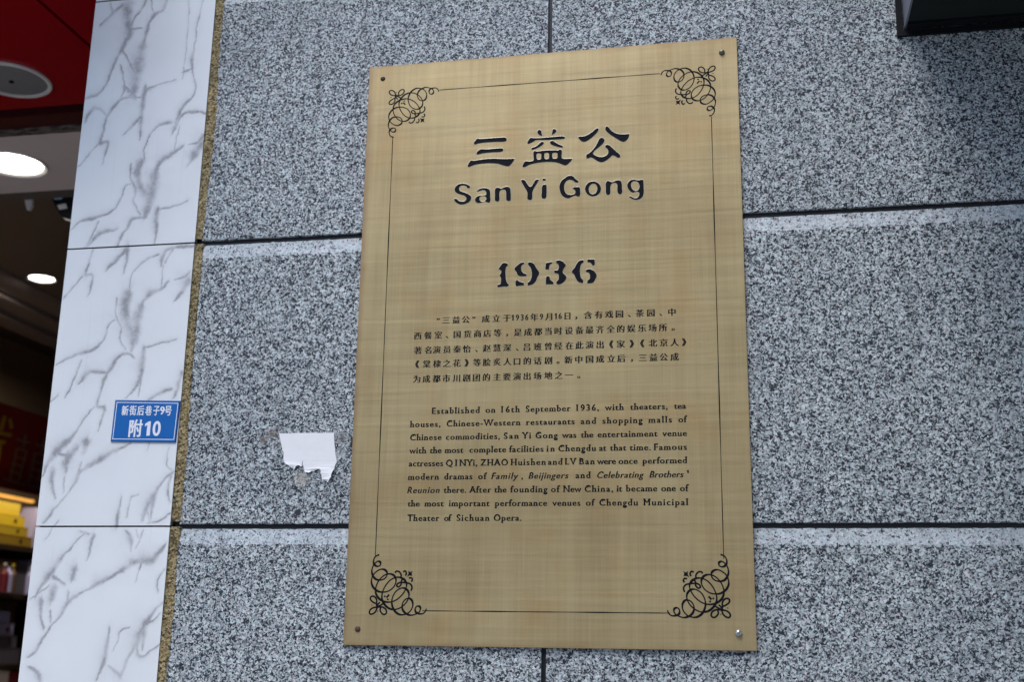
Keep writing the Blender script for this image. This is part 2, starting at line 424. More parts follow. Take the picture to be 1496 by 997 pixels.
# ---- granite wall: slabs with a honed band along the top, black joints between them
ZJ = [1.103+.465*k for k in range(3)][::-1]+[.638, .173, -.292, -.757, -1.222, G_Z]
gw = empty('granite_wall', (0.0, 0.0, G_Z), 'speckled grey granite wall of large slabs with black joints behind the brass plaque', 'wall')
bx('wall_core', -.50, 3.2, .032, .45, G_Z, 2.05, M['concrete'], gw)
bx('joint_filler', -.285, 3.2, .0045, .0315, G_Z, 2.045, M['joint'], gw)
JW = .0072
def slab(x0, x1, z0, z1):
    z0 += JW/2; z1 -= JW/2; yo = random.uniform(-.0003, .0005)
    ch, dp, b = .0235, .0032, .0008; n = max(2, int((x1-x0)/.006)); xs = np.linspace(x0, x1, n+1)
    fine = z1 > -.1 and z0 < 1.15
    if not fine: xs = np.linspace(x0, x1, 9)
    n = len(xs); rg = random.Random(int(z0*1000)*7+int(x0*1000))
    def jit(a_): return [rg.gauss(0, a_)*(3.2 if rg.random() < .06 else 1) for _ in range(n)]
    jb, jt, jc = jit(.00022), jit(.00022), jit(.0005)
    rows = [(z0, .030, jb, 0), (z0, b+yo, jb, 0), (z0+b*1.3, yo, jb, 0), (z1-ch, yo, jc, 0), (z1-.0004, dp+yo, jt, 0), (z1, dp+yo+.0006, jt, 0), (z1, .030, jt, 0)]
    V = []
    for z, y, j_, _ in rows: V += [(xs[k], y, z+j_[k]) for k in range(n)]
    Fc, fm = [], []
    for q in range(6):
        for k in range(n-1): Fc.append((q*n+k, q*n+k+1, (q+1)*n+k+1, (q+1)*n+k)); fm.append(1 if q >= 3 and q < 5 else 0)
    Fc += [tuple(q*n for q in range(7)), tuple(q*n+n-1 for q in range(6, -1, -1))]; fm += [0, 0]
    return mk('granite_slab', V, Fc, [M['granite'], M['granite_band']], gw, fm)
for r in range(len(ZJ)-1):
    zt, zb = ZJ[r], ZJ[r+1]
    slab(-.2765+(.0015 if r % 2 else -.001), .3022-JW/2, zb, zt)
    slab(.3022+JW/2, 1.232-JW/2, zb, zt)
    slab(1.232+JW/2, 2.162-JW/2, zb, zt)
    slab(2.162+JW/2, 3.2, zb, zt)

# ---- marble clad pillar at the shop doorway
pil = empty('marble_pillar', (-.404, 0, G_Z), 'white marble clad pillar strip with grey veins beside the shop doorway', 'pillar')
# vein strokes: (points x, y, width) as measured on three enlargements of the panels
V1 = [[(385,95,5),(430,50,9),(470,15,9)],[(425,10,5),(432,40,5),(425,60,4)],
 [(495,15,22),(492,70,18),(498,130,16),(480,165,10),(465,200,10),(440,240,7),(425,280,7),(405,330,6),(370,365,8),(330,378,8)],
 [(560,0,6),(545,35,6),(520,60,6),(505,95,8)],[(640,0,9),(625,40,8),(590,60,8),(570,100,8),(555,150,10),(545,200,20),(535,250,24),(525,300,22),(515,350,16),(500,370,10)],
 [(500,110,6),(545,105,4)],[(580,0,5),(590,50,3)],[(470,190,6),(500,240,5),(520,300,5)],[(465,250,5),(480,330,5),(465,370,4)],[(480,330,8),(520,370,10)],
 [(540,372,4),(490,375,6),(460,385,8),(430,420,9),(408,450,6),(400,490,6),(385,545,8)],[(408,440,4),(375,415,9),(350,425,9),(325,470,6)],
 [(385,545,8),(415,545,8),(400,610,4),(392,630,3)],[(385,545,3),(350,580,3),(320,620,3),(300,640,4)],
 [(560,330,8),(545,430,10),(540,500,8),(535,540,3)],[(540,450,10),(510,480,8),(475,520,3)],[(565,340,7),(600,325,4),(670,305,4)],[(700,275,4),(740,260,4)],
 [(725,0,2),(722,100,2),(712,220,2),(700,300,1.5)],[(780,0,4),(760,80,4),(745,180,4),(738,220,10),(740,280,4),(750,350,5),(715,395,8),(690,430,8),(675,480,8),(660,515,3)],
 [(790,435,6),(740,428,8),(700,440,6),(670,500,4)],[(655,470,8),(610,480,6),(575,520,5),(555,570,4),(555,610,4)],
 [(783,520,9),(760,545,8),(720,555,3)],[(775,555,18),(745,600,14),(718,640,3)],
 [(700,560,7),(660,590,10),(630,610,12),(605,640,10),(590,700,22),(580,760,22),(560,830,10)],[(690,480,3),(680,520,3),(665,590,3)],
 [(505,630,6),(500,680,5),(520,720,8),(515,780,5),(540,820,5)],[(545,620,14),(530,660,14),(545,720,16),(570,740,20)],
 [(500,705,4),(480,715,4),(460,770,6),(430,810,6),(370,835,8),(310,850,6),(275,880,3)],[(560,835,6),(510,840,8),(490,870,8),(470,900,6),(450,945,5)],
 [(450,880,8),(400,890,10),(370,910,10),(330,950,4)],[(380,850,4),(350,910,4),(325,950,3)],[(720,770,4),(660,795,5),(615,803,4)],[(607,800,10),(600,860,10),(600,900,6),(590,935,3)]]
V2 = [[(400,15,4),(385,60,4),(368,120,8)],[(368,120,8),(398,125,7),(390,180,6),(375,215,3)],[(355,130,4),(320,170,4),(270,225,4)],
 [(550,0,12),(545,60,8),(530,120,3)],[(540,20,12),(510,50,10),(470,85,8),(455,105,3)],[(680,38,5),(640,50,6),(600,80,6),(565,120,4),(555,170,4),(555,205,4)],
 [(830,0,8),(770,5,8),(720,15,8),(700,50,10),(690,85,5)],[(740,10,6),(710,70,4)],[(700,80,3),(690,180,3)],[(810,115,9),(790,130,8),(750,145,3)],[(808,150,18),(790,185,13),(745,240,3)],
 [(725,150,6),(690,185,8),(645,205,13),(610,245,10),(600,280,18),(590,340,20),(580,400,18),(565,450,8)],[(500,225,6),(500,300,5),(520,350,7),(515,400,5),(540,440,6)],
 [(555,210,18),(540,260,20),(545,320,22),(570,370,18)],[(490,318,4),(465,340,5),(445,400,6),(400,445,8),(320,470,8),(240,510,3)],
 [(575,480,4),(540,462,8),(505,480,8),(480,520,10),(455,560,8),(440,600,6),(415,685,7)],[(460,545,8),(400,540,10),(365,555,12),(340,590,6)],[(350,490,4),(310,590,5),(280,650,4)],
 [(755,400,4),(690,415,5),(625,435,4)],[(618,435,8),(612,500,14),(605,560,8),(595,640,3)],[(605,560,10),(580,610,8),(540,650,3)],[(780,540,8),(765,600,9),(745,650,6)],[(735,615,8),(690,630,8),(640,660,8)],
 [(415,685,6),(450,695,8),(435,750,5),(420,790,3)],[(405,690,5),(370,730,5),(330,790,7),(290,840,14),(230,900,14),(195,960,6)],[(330,870,12),(290,920,14),(285,960,10)],[(240,880,8),(300,900,9)],[(375,840,16),(365,880,10)],
 [(560,845,5),(490,880,10),(430,920,12),(380,940,8),(340,980,5)],[(350,930,6),(325,997,4)],[(640,840,3),(630,875,3)],[(725,865,3),(715,900,4),(720,940,4),(735,960,3)],[(250,640,5),(215,670,4)]]
V3 = [[(250,0,10),(210,50,10),(185,110,5)],[(300,10,12),(285,60,14),(270,50,8)],[(235,80,14),(225,140,10),(240,200,6)],[(280,110,4),(275,175,4)],
 [(500,0,8),(450,25,12),(400,60,9),(350,90,8),(330,130,9),(300,170,5),(270,210,4),(230,260,8),(190,310,6)],[(350,55,6),(340,100,6)],
 [(525,195,4),(515,260,8),(505,320,8)],[(600,188,3),(570,200,4),(560,240,5),(545,285,3)],[(745,95,8),(700,135,6),(670,190,12),(640,240,13),(615,300,7)],[(665,200,14),(655,270,6),(650,310,3)],
 [(740,110,6),(725,170,5),(735,220,5)],[(735,270,5),(690,300,5),(640,312,5)],[(635,240,4),(645,300,4)],
 [(370,350,5),(340,380,4),(300,430,6),(260,470,11),(220,530,13),(180,580,10),(150,640,4)],[(350,345,6),(380,355,7)],[(405,365,10),(395,410,8),(375,470,3)],
 [(230,540,8),(280,570,8)],[(325,515,14),(315,550,12)],[(240,590,14),(225,640,14)],[(180,650,14),(175,700,8),(190,765,6)],[(220,690,5),(220,740,4)],[(130,640,4),(170,610,5),(210,580,5)],
 [(720,400,6),(690,440,10),(650,475,16),(600,470,16),(540,510,11),(480,545,8),(420,575,12),(370,605,6),(300,650,11),(265,710,8),(220,760,5),(180,820,7),(150,870,8),(120,890,4)],
 [(610,480,5),(590,560,3)],[(545,340,4),(565,370,12),(570,430,4)],[(590,340,4),(600,370,4)],[(620,340,4),(590,420,4)],[(300,610,7),(290,660,5)],[(715,510,4),(680,560,4),(685,605,3)],
 [(475,760,4),(465,830,8),(455,900,10),(430,960,6),(420,990,5)],[(560,760,3),(520,780,5),(510,820,4),(490,865,3)],[(470,930,4),(500,950,8),(520,975,8)],
 [(700,660,6),(660,700,7),(620,770,14),(590,830,15),(570,870,7),(540,930,8),(525,970,8)],[(625,780,14),(615,860,5)],[(640,740,5),(660,730,5),(690,700,4)],[(590,830,9),(605,890,6),(700,820,3)],
 [(130,930,8),(165,960,12),(175,997,12)],[(255,300,5),(225,340,4),(200,380,4)]]
YM = -.004
segs = []
for strokes, ox, oy, sc in ((V1,0,0,2.6235),(V2,0,360,2.932),(V3,0,660,2.958)):
    for st in strokes:
        P = smooth_open([(x, y, w_) for x, y, w_ in st], 4) if len(st) > 2 else np.array(st, float)
        Q = []
        for x, y, w_ in P:
            g = on_wall(ox+x/sc, oy+y/sc, YM); w_ = max(w_, 1.5); Q.append((g[0], g[2], w_*(1+min(w_, 16)/18)/sc*.00104*.5))
        Q = np.array(Q)
        for i in range(len(Q)-1): segs.append((*Q[i], *Q[i+1]))
segs = np.array(segs)
def vnoise(X, Z, s, seed):
    r = np.random.default_rng(seed).random((64, 64)); u, v_ = X/s+100, Z/s+100
    i, j = np.floor(u).astype(int), np.floor(v_).astype(int); fu, fv = u-i, v_-j
    fu = fu*fu*(3-2*fu); fv = fv*fv*(3-2*fv)
    g = lambda a_, b_: r[a_ % 64, b_ % 64]
    return (g(i,j)*(1-fu)+g(i+1,j)*fu)*(1-fv)+(g(i,j+1)*(1-fu)+g(i+1,j+1)*fu)*fv
def marble_mesh(x0, x1, z0, z1, shift=0.0, step=.00125):
    nx, nz = int((x1-x0)/step), int((z1-z0)/step)
    xs, zs = np.linspace(x0, x1, nx+1), np.linspace(z0, z1, nz+1)
    X, Z = np.meshgrid(xs, zs); Zs = Z+shift
    wx = X+(vnoise(X, Zs, .010, 1)-.5)*.0026+(vnoise(X, Zs, .003, 3)-.5)*.0014
    wz = Zs+(vnoise(X, Zs, .010, 2)-.5)*.0026+(vnoise(X, Zs, .003, 4)-.5)*.0014
    val = np.zeros_like(X)
    for sx0, sz0, w0, sx1, sz1, w1 in segs:
        R = 12*max(w0, w1)+.004
        m = (X > min(sx0, sx1)-R) & (X < max(sx0, sx1)+R) & (Zs > min(sz0, sz1)-R) & (Zs < max(sz0, sz1)+R)
        if not m.any(): continue
        dx, dz = sx1-sx0, sz1-sz0; L2 = dx*dx+dz*dz+1e-12
        tt = np.clip(((wx[m]-sx0)*dx+(wz[m]-sz0)*dz)/L2, 0, 1)
        d = np.hypot(wx[m]-sx0-tt*dx, wz[m]-sz0-tt*dz); wd = w0+(w1-w0)*tt+.00015
        side = np.sign((wx[m]-sx0)*dz-(wz[m]-sz0)*dx); op = np.clip(.46+wd*260, .52, .82)
        k = op*np.exp(-(d/(wd*np.where(side > 0, 1.5, .95)))**2)+.16*np.exp(-(d/(wd*3.6+.0006))**2)*(side > 0)+.08*np.exp(-(d/(wd*6+.002))**2)
        val[m] = np.maximum(val[m], k)
    val *= .42+1.05*vnoise(X*.8+Zs*.5, Zs, .014, 8)*(.55+.7*vnoise(X, Zs, .0035, 9))
    val = np.clip(val, 0, 1)
    return xs, zs, val
def marble_panel(z0, z1, shift=0.0, fine=True):
    x0, x1 = -.5195, -.2885; g = .0013; z0 += g; z1 -= g
    if fine:
        xs, zs, val = marble_mesh(x0, x1, z0, z1, shift)
    else:
        xs, zs, val = marble_mesh(x0, x1, z0, z1, shift, .008)
    nx, nz = len(xs), len(zs)
    V = [(x, YM, z) for z in zs for x in xs]
    Fc = [(j*nx+i, j*nx+i+1, (j+1)*nx+i+1, (j+1)*nx+i) for j in range(nz-1) for i in range(nx-1)]
    fm = [0]*len(Fc)
    n = len(V); V += [(x0, .006, z0), (x1, .006, z0), (x1, .006, z1), (x0, .006, z1)]
    bl, br, tr_, tl_ = 0, nx-1, nz*nx-1, (nz-1)*nx
    Fc += [(n, n+1, br, bl), (n+1, n+2, tr_, br), (n+2, n+3, tl_, tr_), (n+3, n, bl, tl_), (n+3, n+2, n+1, n)]; fm += [1]*5
    o = mk('marble_panel', V, Fc, [M['marble'], M['marble_edge']], pil, fm)
    at_ = o.data.attributes.new('vein', 'FLOAT', 'POINT'); a_ = np.zeros(len(V), np.float32); a_[:nx*nz] = val.ravel(); at_.data.foreach_set('value', a_)
    return o
ZM = [2.03, 1.568, 1.1025, .638, .173, -.292, -.757, -1.222, G_Z]
for k in range(len(ZM)-1):
    vis = ZM[k] in (1.568, 1.1025, .638, .173)
    sh = {2.03: -.93, 1.568: -.20, 1.1025: 0, .638: 0, .173: 0, -.292: .40, -.757: .86, -1.222: 1.33}[ZM[k]]
    marble_panel(ZM[k+1], ZM[k], sh, vis)
bx('panel_backing', -.5185, -.290, .0062, .0315, G_Z, 2.03, M['joint'], pil)
# ragged strip of tan adhesive between the last panel and the granite
zs = np.linspace(G_Z, 2.03, 900); V = []; Fc = []
for k, z in enumerate(zs):
    j1, j2 = random.uniform(-.0009, .0009), random.uniform(-.0016, .0016)
    wob = .0035*math.sin(z*9)+.0025*math.sin(z*23+1)
    V += [(-.2884, -.0022+j2*.4, z), (-.2845+j1, -.0010+j2*.5, z), (-.2748+wob*.6+j2*1.2, -.0007+j1*.5, z), (-.2718+wob*.6+j1, .0042, z)]
for k in range(len(zs)-1):
    for c_ in range(3): Fc.append((k*4+c_, k*4+c_+1, k*4+c_+5, k*4+c_+4))
# gaps where the granite joints run through
Fc = [f for f in Fc if not any(abs(V[f[0]][2]-z) < .0040 for z in ZJ)]
mk('adhesive_strip', V, Fc, M['adhesive'], pil)

# ---- pillar body and the doorway round the shop
bx('pillar_core', -.5180, -.2900, .032, .35, G_Z, 2.03, M['concrete'], pil)

# ================================================================== PLAQUE
YP = -.0052
TLc, TRc, BRc, BLc = [on_wall(*p, YP) for p in ((540,98.2),(1076.3,53.8),(1106.1,952.2),(501.1,943.4))]
plq = empty('brass_plaque', (float(BLc[0]), 0, float(BLc[2])), 'tall brushed brass plaque with black engraved Chinese and English history of 1936', 'plaque')
def plate():
    cs = [BLc, BRc, TRc, TLc]; c0 = sum(cs)/4; V = []
    for s, y in ((.9985, YP), (1.0, YP+.0007), (1.0, -.0022)):
        for c_ in cs: p = c0+(c_-c0)*s; V.append((p[0], y, p[2]))
    Fc = [(0,1,2,3)]
    for a_ in (0, 4):
        for i in range(4): j = (i+1) % 4; Fc.append((a_+i+4, a_+j+4, a_+j, a_+i))
    Fc.append((11,10,9,8)); return mk('plate', V, Fc, M['brass'], plq)
plate()
spc = empty('tmp', (0,0,0)); bpy.data.objects.remove(spc)
v, f = box_vf(BLc[0]+.02, BRc[0]-.02, -.0022, 0.0005, BLc[2]+.02, TLc[2]-.02); mk('backing_pad', v, f, M['joint'], plq)

def dome(name, c, r, h, mat, parent, slot=False, y0=YP):
    V = [(c[0], y0-h, c[2])]; Fc = []; n = 20
    for k, (rr, hh) in enumerate(((.35,.97),(.7,.80),(.92,.45),(1,0.12),(1,-.3))):
        for i in range(n): V.append((c[0]+r*rr*math.cos(i*2*math.pi/n), y0-h*hh, c[2]+r*rr*math.sin(i*2*math.pi/n)))
    for i in range(n): Fc.append((0, 1+(i+1) % n, 1+i))
    for k in range(4):
        for i in range(n): a_ = 1+k*n; Fc.append((a_+i, a_+(i+1) % n, a_+n+(i+1) % n, a_+n+i))
    return mk(name, V, Fc, mat, parent, smooth=True)
for (px, py), r, h, m, lb in (((559.4,115), .0042, .0010, 'screw_dark', 'blackened sunken screw'), ((1054.6,76.3), .0046, .0045, 'screw_bronze', 'dull bronze domed screw'),
                         ((1079,926), .0050, .0050, 'screw_steel', 'shiny steel domed screw'), ((522.4,920), .0044, .0022, 'screw_brown', 'rust brown flat screw')):
    tag(dome('screw', on_wall(px, py, YP), r, h, M[m], plq), lb)

# ---- engraved title: outlines measured on enlargements (origin x, y, scale)
C1, C2, C3, C4, C5 = (675,175,11.508), (800,175,11.508), (655,250,9.973), (800,245,9.973), (720,370,9.35)
sh = lambda L: [(x+1438.5, y) for x, y in L]
TITLE = [
 ('character', C1, [[(205,412),(198,385),(225,345),(258,312),(300,318),(400,312),(520,302),(640,296),(725,294),(752,325),(742,358),(700,370),(600,372),(480,378),(340,390),(270,402),(230,415)],
   [(250,583),(245,555),(268,520),(310,492),(400,492),(520,484),(650,475),(688,482),(694,510),(678,534),(640,543),(520,548),(400,560),(310,574),(275,585)],
   [(100,795),(95,765),(118,720),(150,682),(200,684),(300,668),(420,654),(560,650),(720,655),(830,652),(887,650),(870,690),(830,745),(790,780),(760,784),(700,770),(620,745),(540,735),(450,732),(330,740),(220,758),(160,780),(125,796)]]),
 ('character', C1, [[(1270,190),(1285,170),(1310,165),(1330,185),(1340,230),(1355,270),(1330,268),(1290,250),(1270,222)],
   sh([(85,165),(105,150),(130,155),(148,180),(140,210),(100,240),(65,262),(72,225),(80,190)]),
   [(1105,403),(1098,375),(1120,335),(1150,300),(1200,302),(1320,302),(1438,290),(1540,283),(1700,274),(1728,285),(1732,300),(1722,318),(1690,325),(1560,333),(1440,340),(1340,342),(1240,345),(1190,375),(1150,395),(1125,405)],
   [(1160,480),(1170,470),(1215,455),(1270,425),(1320,378),(1350,364),(1375,378),(1370,405),(1330,440),(1270,475),(1210,500),(1175,503)],
   sh([(40,385),(50,358),(80,348),(120,370),(180,405),(240,432),(265,450),(250,468),(210,465),(150,450),(90,430),(50,408)]),
   [(1020,795),(1018,765),(1040,720),(1070,692),(1120,698),(1175,690),(1200,680),(1200,620),(1200,545),(1215,520),(1240,525),(1260,528),(1340,518),(1440,510),(1560,508),(1620,510),(1635,497),(1660,497),(1678,515),(1680,560),(1680,640),(1700,650),(1780,652),(1855,648),(1845,680),(1800,730),(1760,762),(1740,768),(1700,760),(1640,735),(1560,715),(1480,710),(1400,712),(1300,722),(1200,740),(1120,765),(1070,792),(1035,800)],
   [(1258,575),(1292,566),(1326,575),(1330,620),(1322,658),(1290,666),(1260,655),(1254,615)],[(1388,568),(1425,557),(1456,566),(1461,605),(1456,648),(1424,658),(1391,648),(1385,605)],[(1522,565),(1560,555),(1598,563),(1603,600),(1598,640),(1560,651),(1526,642),(1518,600)]]),
 ('character', C2, [[(510,290),(525,280),(600,275),(680,245),(750,200),(800,155),(835,138),(856,152),(845,195),(790,260),(720,320),(660,358),(600,372),(555,350),(525,318)],
   [(968,150),(975,120),(1000,108),(1030,130),(1070,175),(1130,215),(1200,235),(1290,238),(1378,232),(1370,275),(1350,320),(1310,360),(1275,372),(1220,355),(1140,305),(1060,255),(1000,205),(972,170)],
   [(655,650),(648,610),(660,580),(700,555),(750,510),(800,450),(840,380),(870,320),(900,296),(935,305),(958,340),(940,390),(890,440),(830,490),(785,530),(765,565),(790,590),(850,615),(910,622),(970,605),(1010,570),(1020,540),(1010,500),(975,465),(965,440),(985,418),(1025,420),(1060,445),(1110,490),(1160,535),(1210,580),(1225,615),(1205,640),(1170,635),(1130,610),(1095,600),(1040,645),(980,690),(920,715),(880,712),(820,685),(750,642),(715,635),(690,650)]]),
 ('letter', C3, [[(275,245),(262,225),(240,215),(205,210),(175,222),(158,250),(165,280),(200,298),(260,318),(310,345),(335,378),(325,425),(290,460),(240,482),(180,488),(130,470),(95,440),(80,412),(95,400),(120,402),(145,425),(180,440),(225,440),(255,420),(260,385),(235,362),(185,345),(130,325),(98,295),(92,255),(115,215),(160,185),(215,178),(270,190),(310,215),(320,235),(305,250)]]),
 ('letter', C3, [[(412,290),(430,270),(480,248),(540,245),(590,260),(608,290),(612,360),(612,440),(595,462),(560,452),(520,448),(480,460),(440,468),(400,450),(388,415),(405,380),(450,355),(510,348),(548,345),(552,310),(535,285),(500,278),(460,290),(425,298)],[(455,405),(460,380),(490,365),(530,368),(552,390),(545,425),(515,440),(480,440),(460,425)]]),
 ('letter', C3, [[(683,430),(678,350),(680,270),(695,242),(730,238),(755,250),(780,248),(820,230),(865,225),(900,250),(908,300),(912,380),(905,430),(875,437),(848,425),(842,360),(838,300),(822,275),(790,270),(755,290),(745,340),(747,400),(738,438),(705,443)]]),
 ('letter', C3, [[(1055,132),(1090,122),(1120,140),(1160,200),(1190,225),(1215,215),(1245,165),(1275,125),(1325,118),(1300,170),(1250,250),(1225,310),(1225,380),(1215,415),(1185,423),(1155,410),(1150,360),(1150,310),(1110,235),(1070,165)]]),
 ('letter', C3, [[(1368,122),(1380,107),(1400,103),(1425,116),(1418,134),(1395,141),(1375,136)],[(1368,215),(1390,193),(1425,198),(1432,240),(1432,340),(1422,392),(1385,403),(1360,385),(1360,300)]]),
 ('letter', C4, [[(290,120),(330,113),(370,122),(400,155),(440,185),(455,210),(430,220),(400,212),(370,190),(330,178),(285,190),(255,225),(242,280),(250,340),(280,380),(330,392),(380,385),(402,365),(400,335),(370,305),(372,288),(420,280),(465,282),(475,320),(478,370),(470,420),(440,422),(400,408),(350,430),(300,448),(240,430),(200,390),(178,330),(170,280),(185,220),(220,170),(265,140)]]),
 ('letter', C4, [[(662+117*math.cos(k*math.pi/8), 308-111*math.sin(k*math.pi/8)) for k in range(16)],[(662+61*math.cos(k*math.pi/8)+6*math.sin(k*math.pi/8), 309-75*math.sin(k*math.pi/8)) for k in range(16)]]),
 ('letter', C4, [[(850,215),(875,190),(905,198),(935,208),(980,190),(1030,178),(1065,190),(1080,230),(1085,300),(1088,360),(1070,388),(1035,382),(1018,350),(1015,280),(1010,240),(985,222),(945,228),(920,260),(915,320),(912,380),(885,400),(855,385),(848,300)]]),
 ('letter', C4, [[(1210,180),(1260,168),(1310,180),(1340,178),(1385,168),(1395,200),(1400,280),(1400,380),(1380,430),(1335,462),(1270,468),(1215,448),(1185,425),(1195,412),(1225,422),(1265,442),(1310,430),(1332,400),(1330,358),(1300,350),(1240,365),(1190,330),(1160,275),(1170,220)],[(1240,205),(1290,198),(1325,225),(1338,275),(1320,320),(1285,335),(1245,320),(1220,280),(1218,235)]]),
 ('numeral', C5, [[(70,220),(100,180),(130,140),(165,130),(200,145),(208,165),(185,190),(175,230),(175,300),(182,370),(200,410),(225,430),(205,455),(150,458),(100,465),(70,465),(60,440),(75,428),(98,425),(108,395),(110,340),(95,305),(97,290),(112,270),(112,240),(95,228)]]),
 ('numeral', C5, [[(430,122),(385,128),(340,160),(295,215),(320,255),(345,305),(385,318),(460,315),(463,285),(425,275),(395,245),(388,205),(400,165),(428,145)],[(312,380),(330,365),(365,388),(425,403),(425,445),(370,447),(315,455)],[(482,125),(520,122),(560,145),(600,210),(635,270),(610,330),(585,390),(540,430),(480,445),(475,408),(505,380),(528,330),(530,260),(515,200),(480,155)]]),
 ('numeral', C5, [[(722,132),(815,117),(810,140),(785,155),(772,190),(768,220),(740,228),(712,215),(720,180)],[(725,340),(740,312),(772,318),(785,360),(828,400),(830,428),(725,428)],[(862,105),(900,95),(940,105),(970,130),(998,165),(975,205),(955,258),(985,295),(1008,330),(985,380),(950,412),(890,430),(870,415),(872,385),(895,360),(900,320),(890,285),(850,275),(835,255),(840,238),(880,232),(900,200),(895,160),(865,130)]]),
 ('numeral', C5, [[(1240,92),(1190,98),(1155,130),(1120,190),(1078,255),(1110,295),(1135,350),(1170,395),(1232,412),(1235,370),(1205,335),(1192,270),(1195,200),(1210,150),(1238,130)],[(1292,82),(1385,82),(1393,120),(1390,160),(1365,175),(1350,150),(1325,130),(1292,128)],[(1268,230),(1310,215),(1350,225),(1385,245),(1420,310),(1400,360),(1375,400),(1330,415),(1292,415),(1292,375),(1320,350),(1325,300),(1310,270),(1275,258)]]),
]
MM = 1000.0
def title_piece(name, crop, polys):
    ox, oy, sc = crop; PP = []
    for P in polys:
        S = smooth_closed(P, 4); PP.append(np.array([on_wall(ox+x/sc, oy+y/sc, YP)[[0, 2]]*MM for x, y in S]))
    def cb(V, Fc):
        W = [(p[0]/MM, YP-.00012, p[1]/MM) for p in V]; fc = [tuple(q) for q in Fc]; fm = [0]*len(fc)
        for P in PP:
            # cut rim round each stroke, its highlight painted as paler brass (holes are rimmed inwards)
            sgn = 1 if area(P) > 0 else -1
            inside = sum(1 for Q in PP if Q is not P and abs(area(Q)) > abs(area(P)) and pt_in(Q, P[0]))
            s2 = sgn if inside % 2 == 0 else -sgn
            O = offset(P, .42, .42, s2); I = offset(P, -.12, -.12, s2); n = len(W); k = len(P)
            W += [(p[0]/MM, YP-.00016, p[1]/MM) for p in I]+[(p[0]/MM, YP-.00006, p[1]/MM) for p in O]
            for i in range(k):
                j = (i+1) % k; fc.append((n+i, n+j, n+k+j, n+k+i)); fm.append(1)
        mk(name, W, fc, [M['ink'], M['brass_rim']], plq, fm)
    fill_job(PP, cb)
def pt_in(Q, p):
    c = False; n = len(Q)
    for i in range(n):
        a_, b_ = Q[i], Q[(i+1) % n]
        if (a_[1] > p[1]) != (b_[1] > p[1]) and p[0] < (b_[0]-a_[0])*(p[1]-a_[1])/(b_[1]-a_[1])+a_[0]: c = not c
    return c
for name, crop, polys in TITLE: title_piece(name, crop, polys)

# ---- border rule and corner scrolls
def ribbon(P, wds, y=YP-.0001, lift=2e-7):
    P = np.array(P, float); n = len(P); T = np.zeros_like(P); T[1:-1] = P[2:]-P[:-2]; T[0] = P[1]-P[0]; T[-1] = P[-1]-P[-2]
    L = np.maximum(np.hypot(T[:,0], T[:,1]), 1e-9); N = np.stack([-T[:,1]/L, T[:,0]/L], 1)
    wds = np.broadcast_to(np.asarray(wds, float), (n,))
    V = []; Fc = []
    for i in range(n):
        for s in (-1, 1): q = P[i]+N[i]*s*wds[i]/2; V.append((q[0], y-i*lift, q[1]))
    for i in range(n-1): Fc.append((2*i, 2*i+1, 2*i+3, 2*i+2))
    return V, Fc
def W2(px, py): g = on_wall(px, py, YP); return np.array([g[0], g[2]])
for A, B in (((642,131.3),(964,107.3)), ((1039.3,170),(1057.3,817)), ((617,893.2),(979,896.6)), ((573.8,201.5),(548.3,815))):
    a_, b_ = W2(*A), W2(*B); P = [a_+(b_-a_)*k/60 for k in range(61)]
    wd = [.00125*(1+.45*math.sin(k*.37+A[0])*math.sin(k*.11)) for k in range(61)]
    mk('border_line', *ribbon(P, wd), M['ink'], plq)
CURL = [(897,152),(885,118),(850,92),(800,95),(755,115),(740,150),(750,182),(775,193),(805,180),(815,150),(800,118),(770,98),(700,82),(650,92),(600,118),(565,160),(552,210),(565,260),(600,292),(645,298),(685,270),(703,215),(690,160),(655,120),(600,98),(540,98),(490,120),(450,155),(415,215),(402,280),(415,345),(450,400),(505,432),(560,435),(610,405),(637,355),(632,295),(600,240),(545,195),(480,172),(420,172),(360,195),(310,235),(270,290),(255,350),(265,420),(300,490),(350,545),(410,575),(470,580),(530,560),(575,520),(595,470),(580,410),(540,350),(480,300),(410,272),(340,270),(270,290),(210,330),(170,385),(158,450),(175,520),(215,580),(270,620),(340,632),(400,610),(435,560),(435,500),(400,445),(340,410),(270,402),(200,415),(140,455),(100,510),(88,570),(105,630),(150,675),(210,700),(265,690),(300,655),(300,605),(265,570),(210,560),(150,575),(105,620),(82,680),(90,740),(120,785),(160,808),(195,790),(198,760),(175,742),(135,748),(100,785),(95,830),(115,870),(150,890),(162,880)]
STROKES = [(CURL, None)]
for P in ([(200,215),(190,170),(160,140),(120,132),(98,155),(110,190),(150,212),(200,218),(265,245),(290,270)],
          [(250,205),(250,165),(285,125),(320,118),(340,140),(325,180),(285,208),(240,215),(195,215)],
          [(190,260),(150,275),(105,310),(95,345),(125,360),(165,340),(188,300),(190,250),(210,200)],
          [(185,210),(205,245),(235,275)], [(585,500),(640,485),(672,445),(668,405),(655,400)],
          [(600,500),(520,510),(470,500),(455,470),(485,455),(515,485),(515,530),(545,555),(575,530)],
          [(620,558),(655,560),(672,530),(655,512)], [(415,640),(435,660),(475,650),(505,610),(505,580)], [(530,645),(560,655),(580,620),(565,595)]): STROKES.append((P, 20))
for P in ([(330,308),(355,300)], [(290,355),(305,335)]): STROKES.append((P, 19))
STROKES.append(([(322,328),(345,352),(358,364)], 22))
DOTS = [(215,163,10),(125,245,10),(640,612,24)]
LEAF = [(588,576),(625,592),(667,586),(650,618),(668,650),(630,635),(603,657),(610,615)]
cor0 = W2(575.2,136.2)
def rel(x, y): return W2(560+x/11.08, 120+y/11.08)-cor0
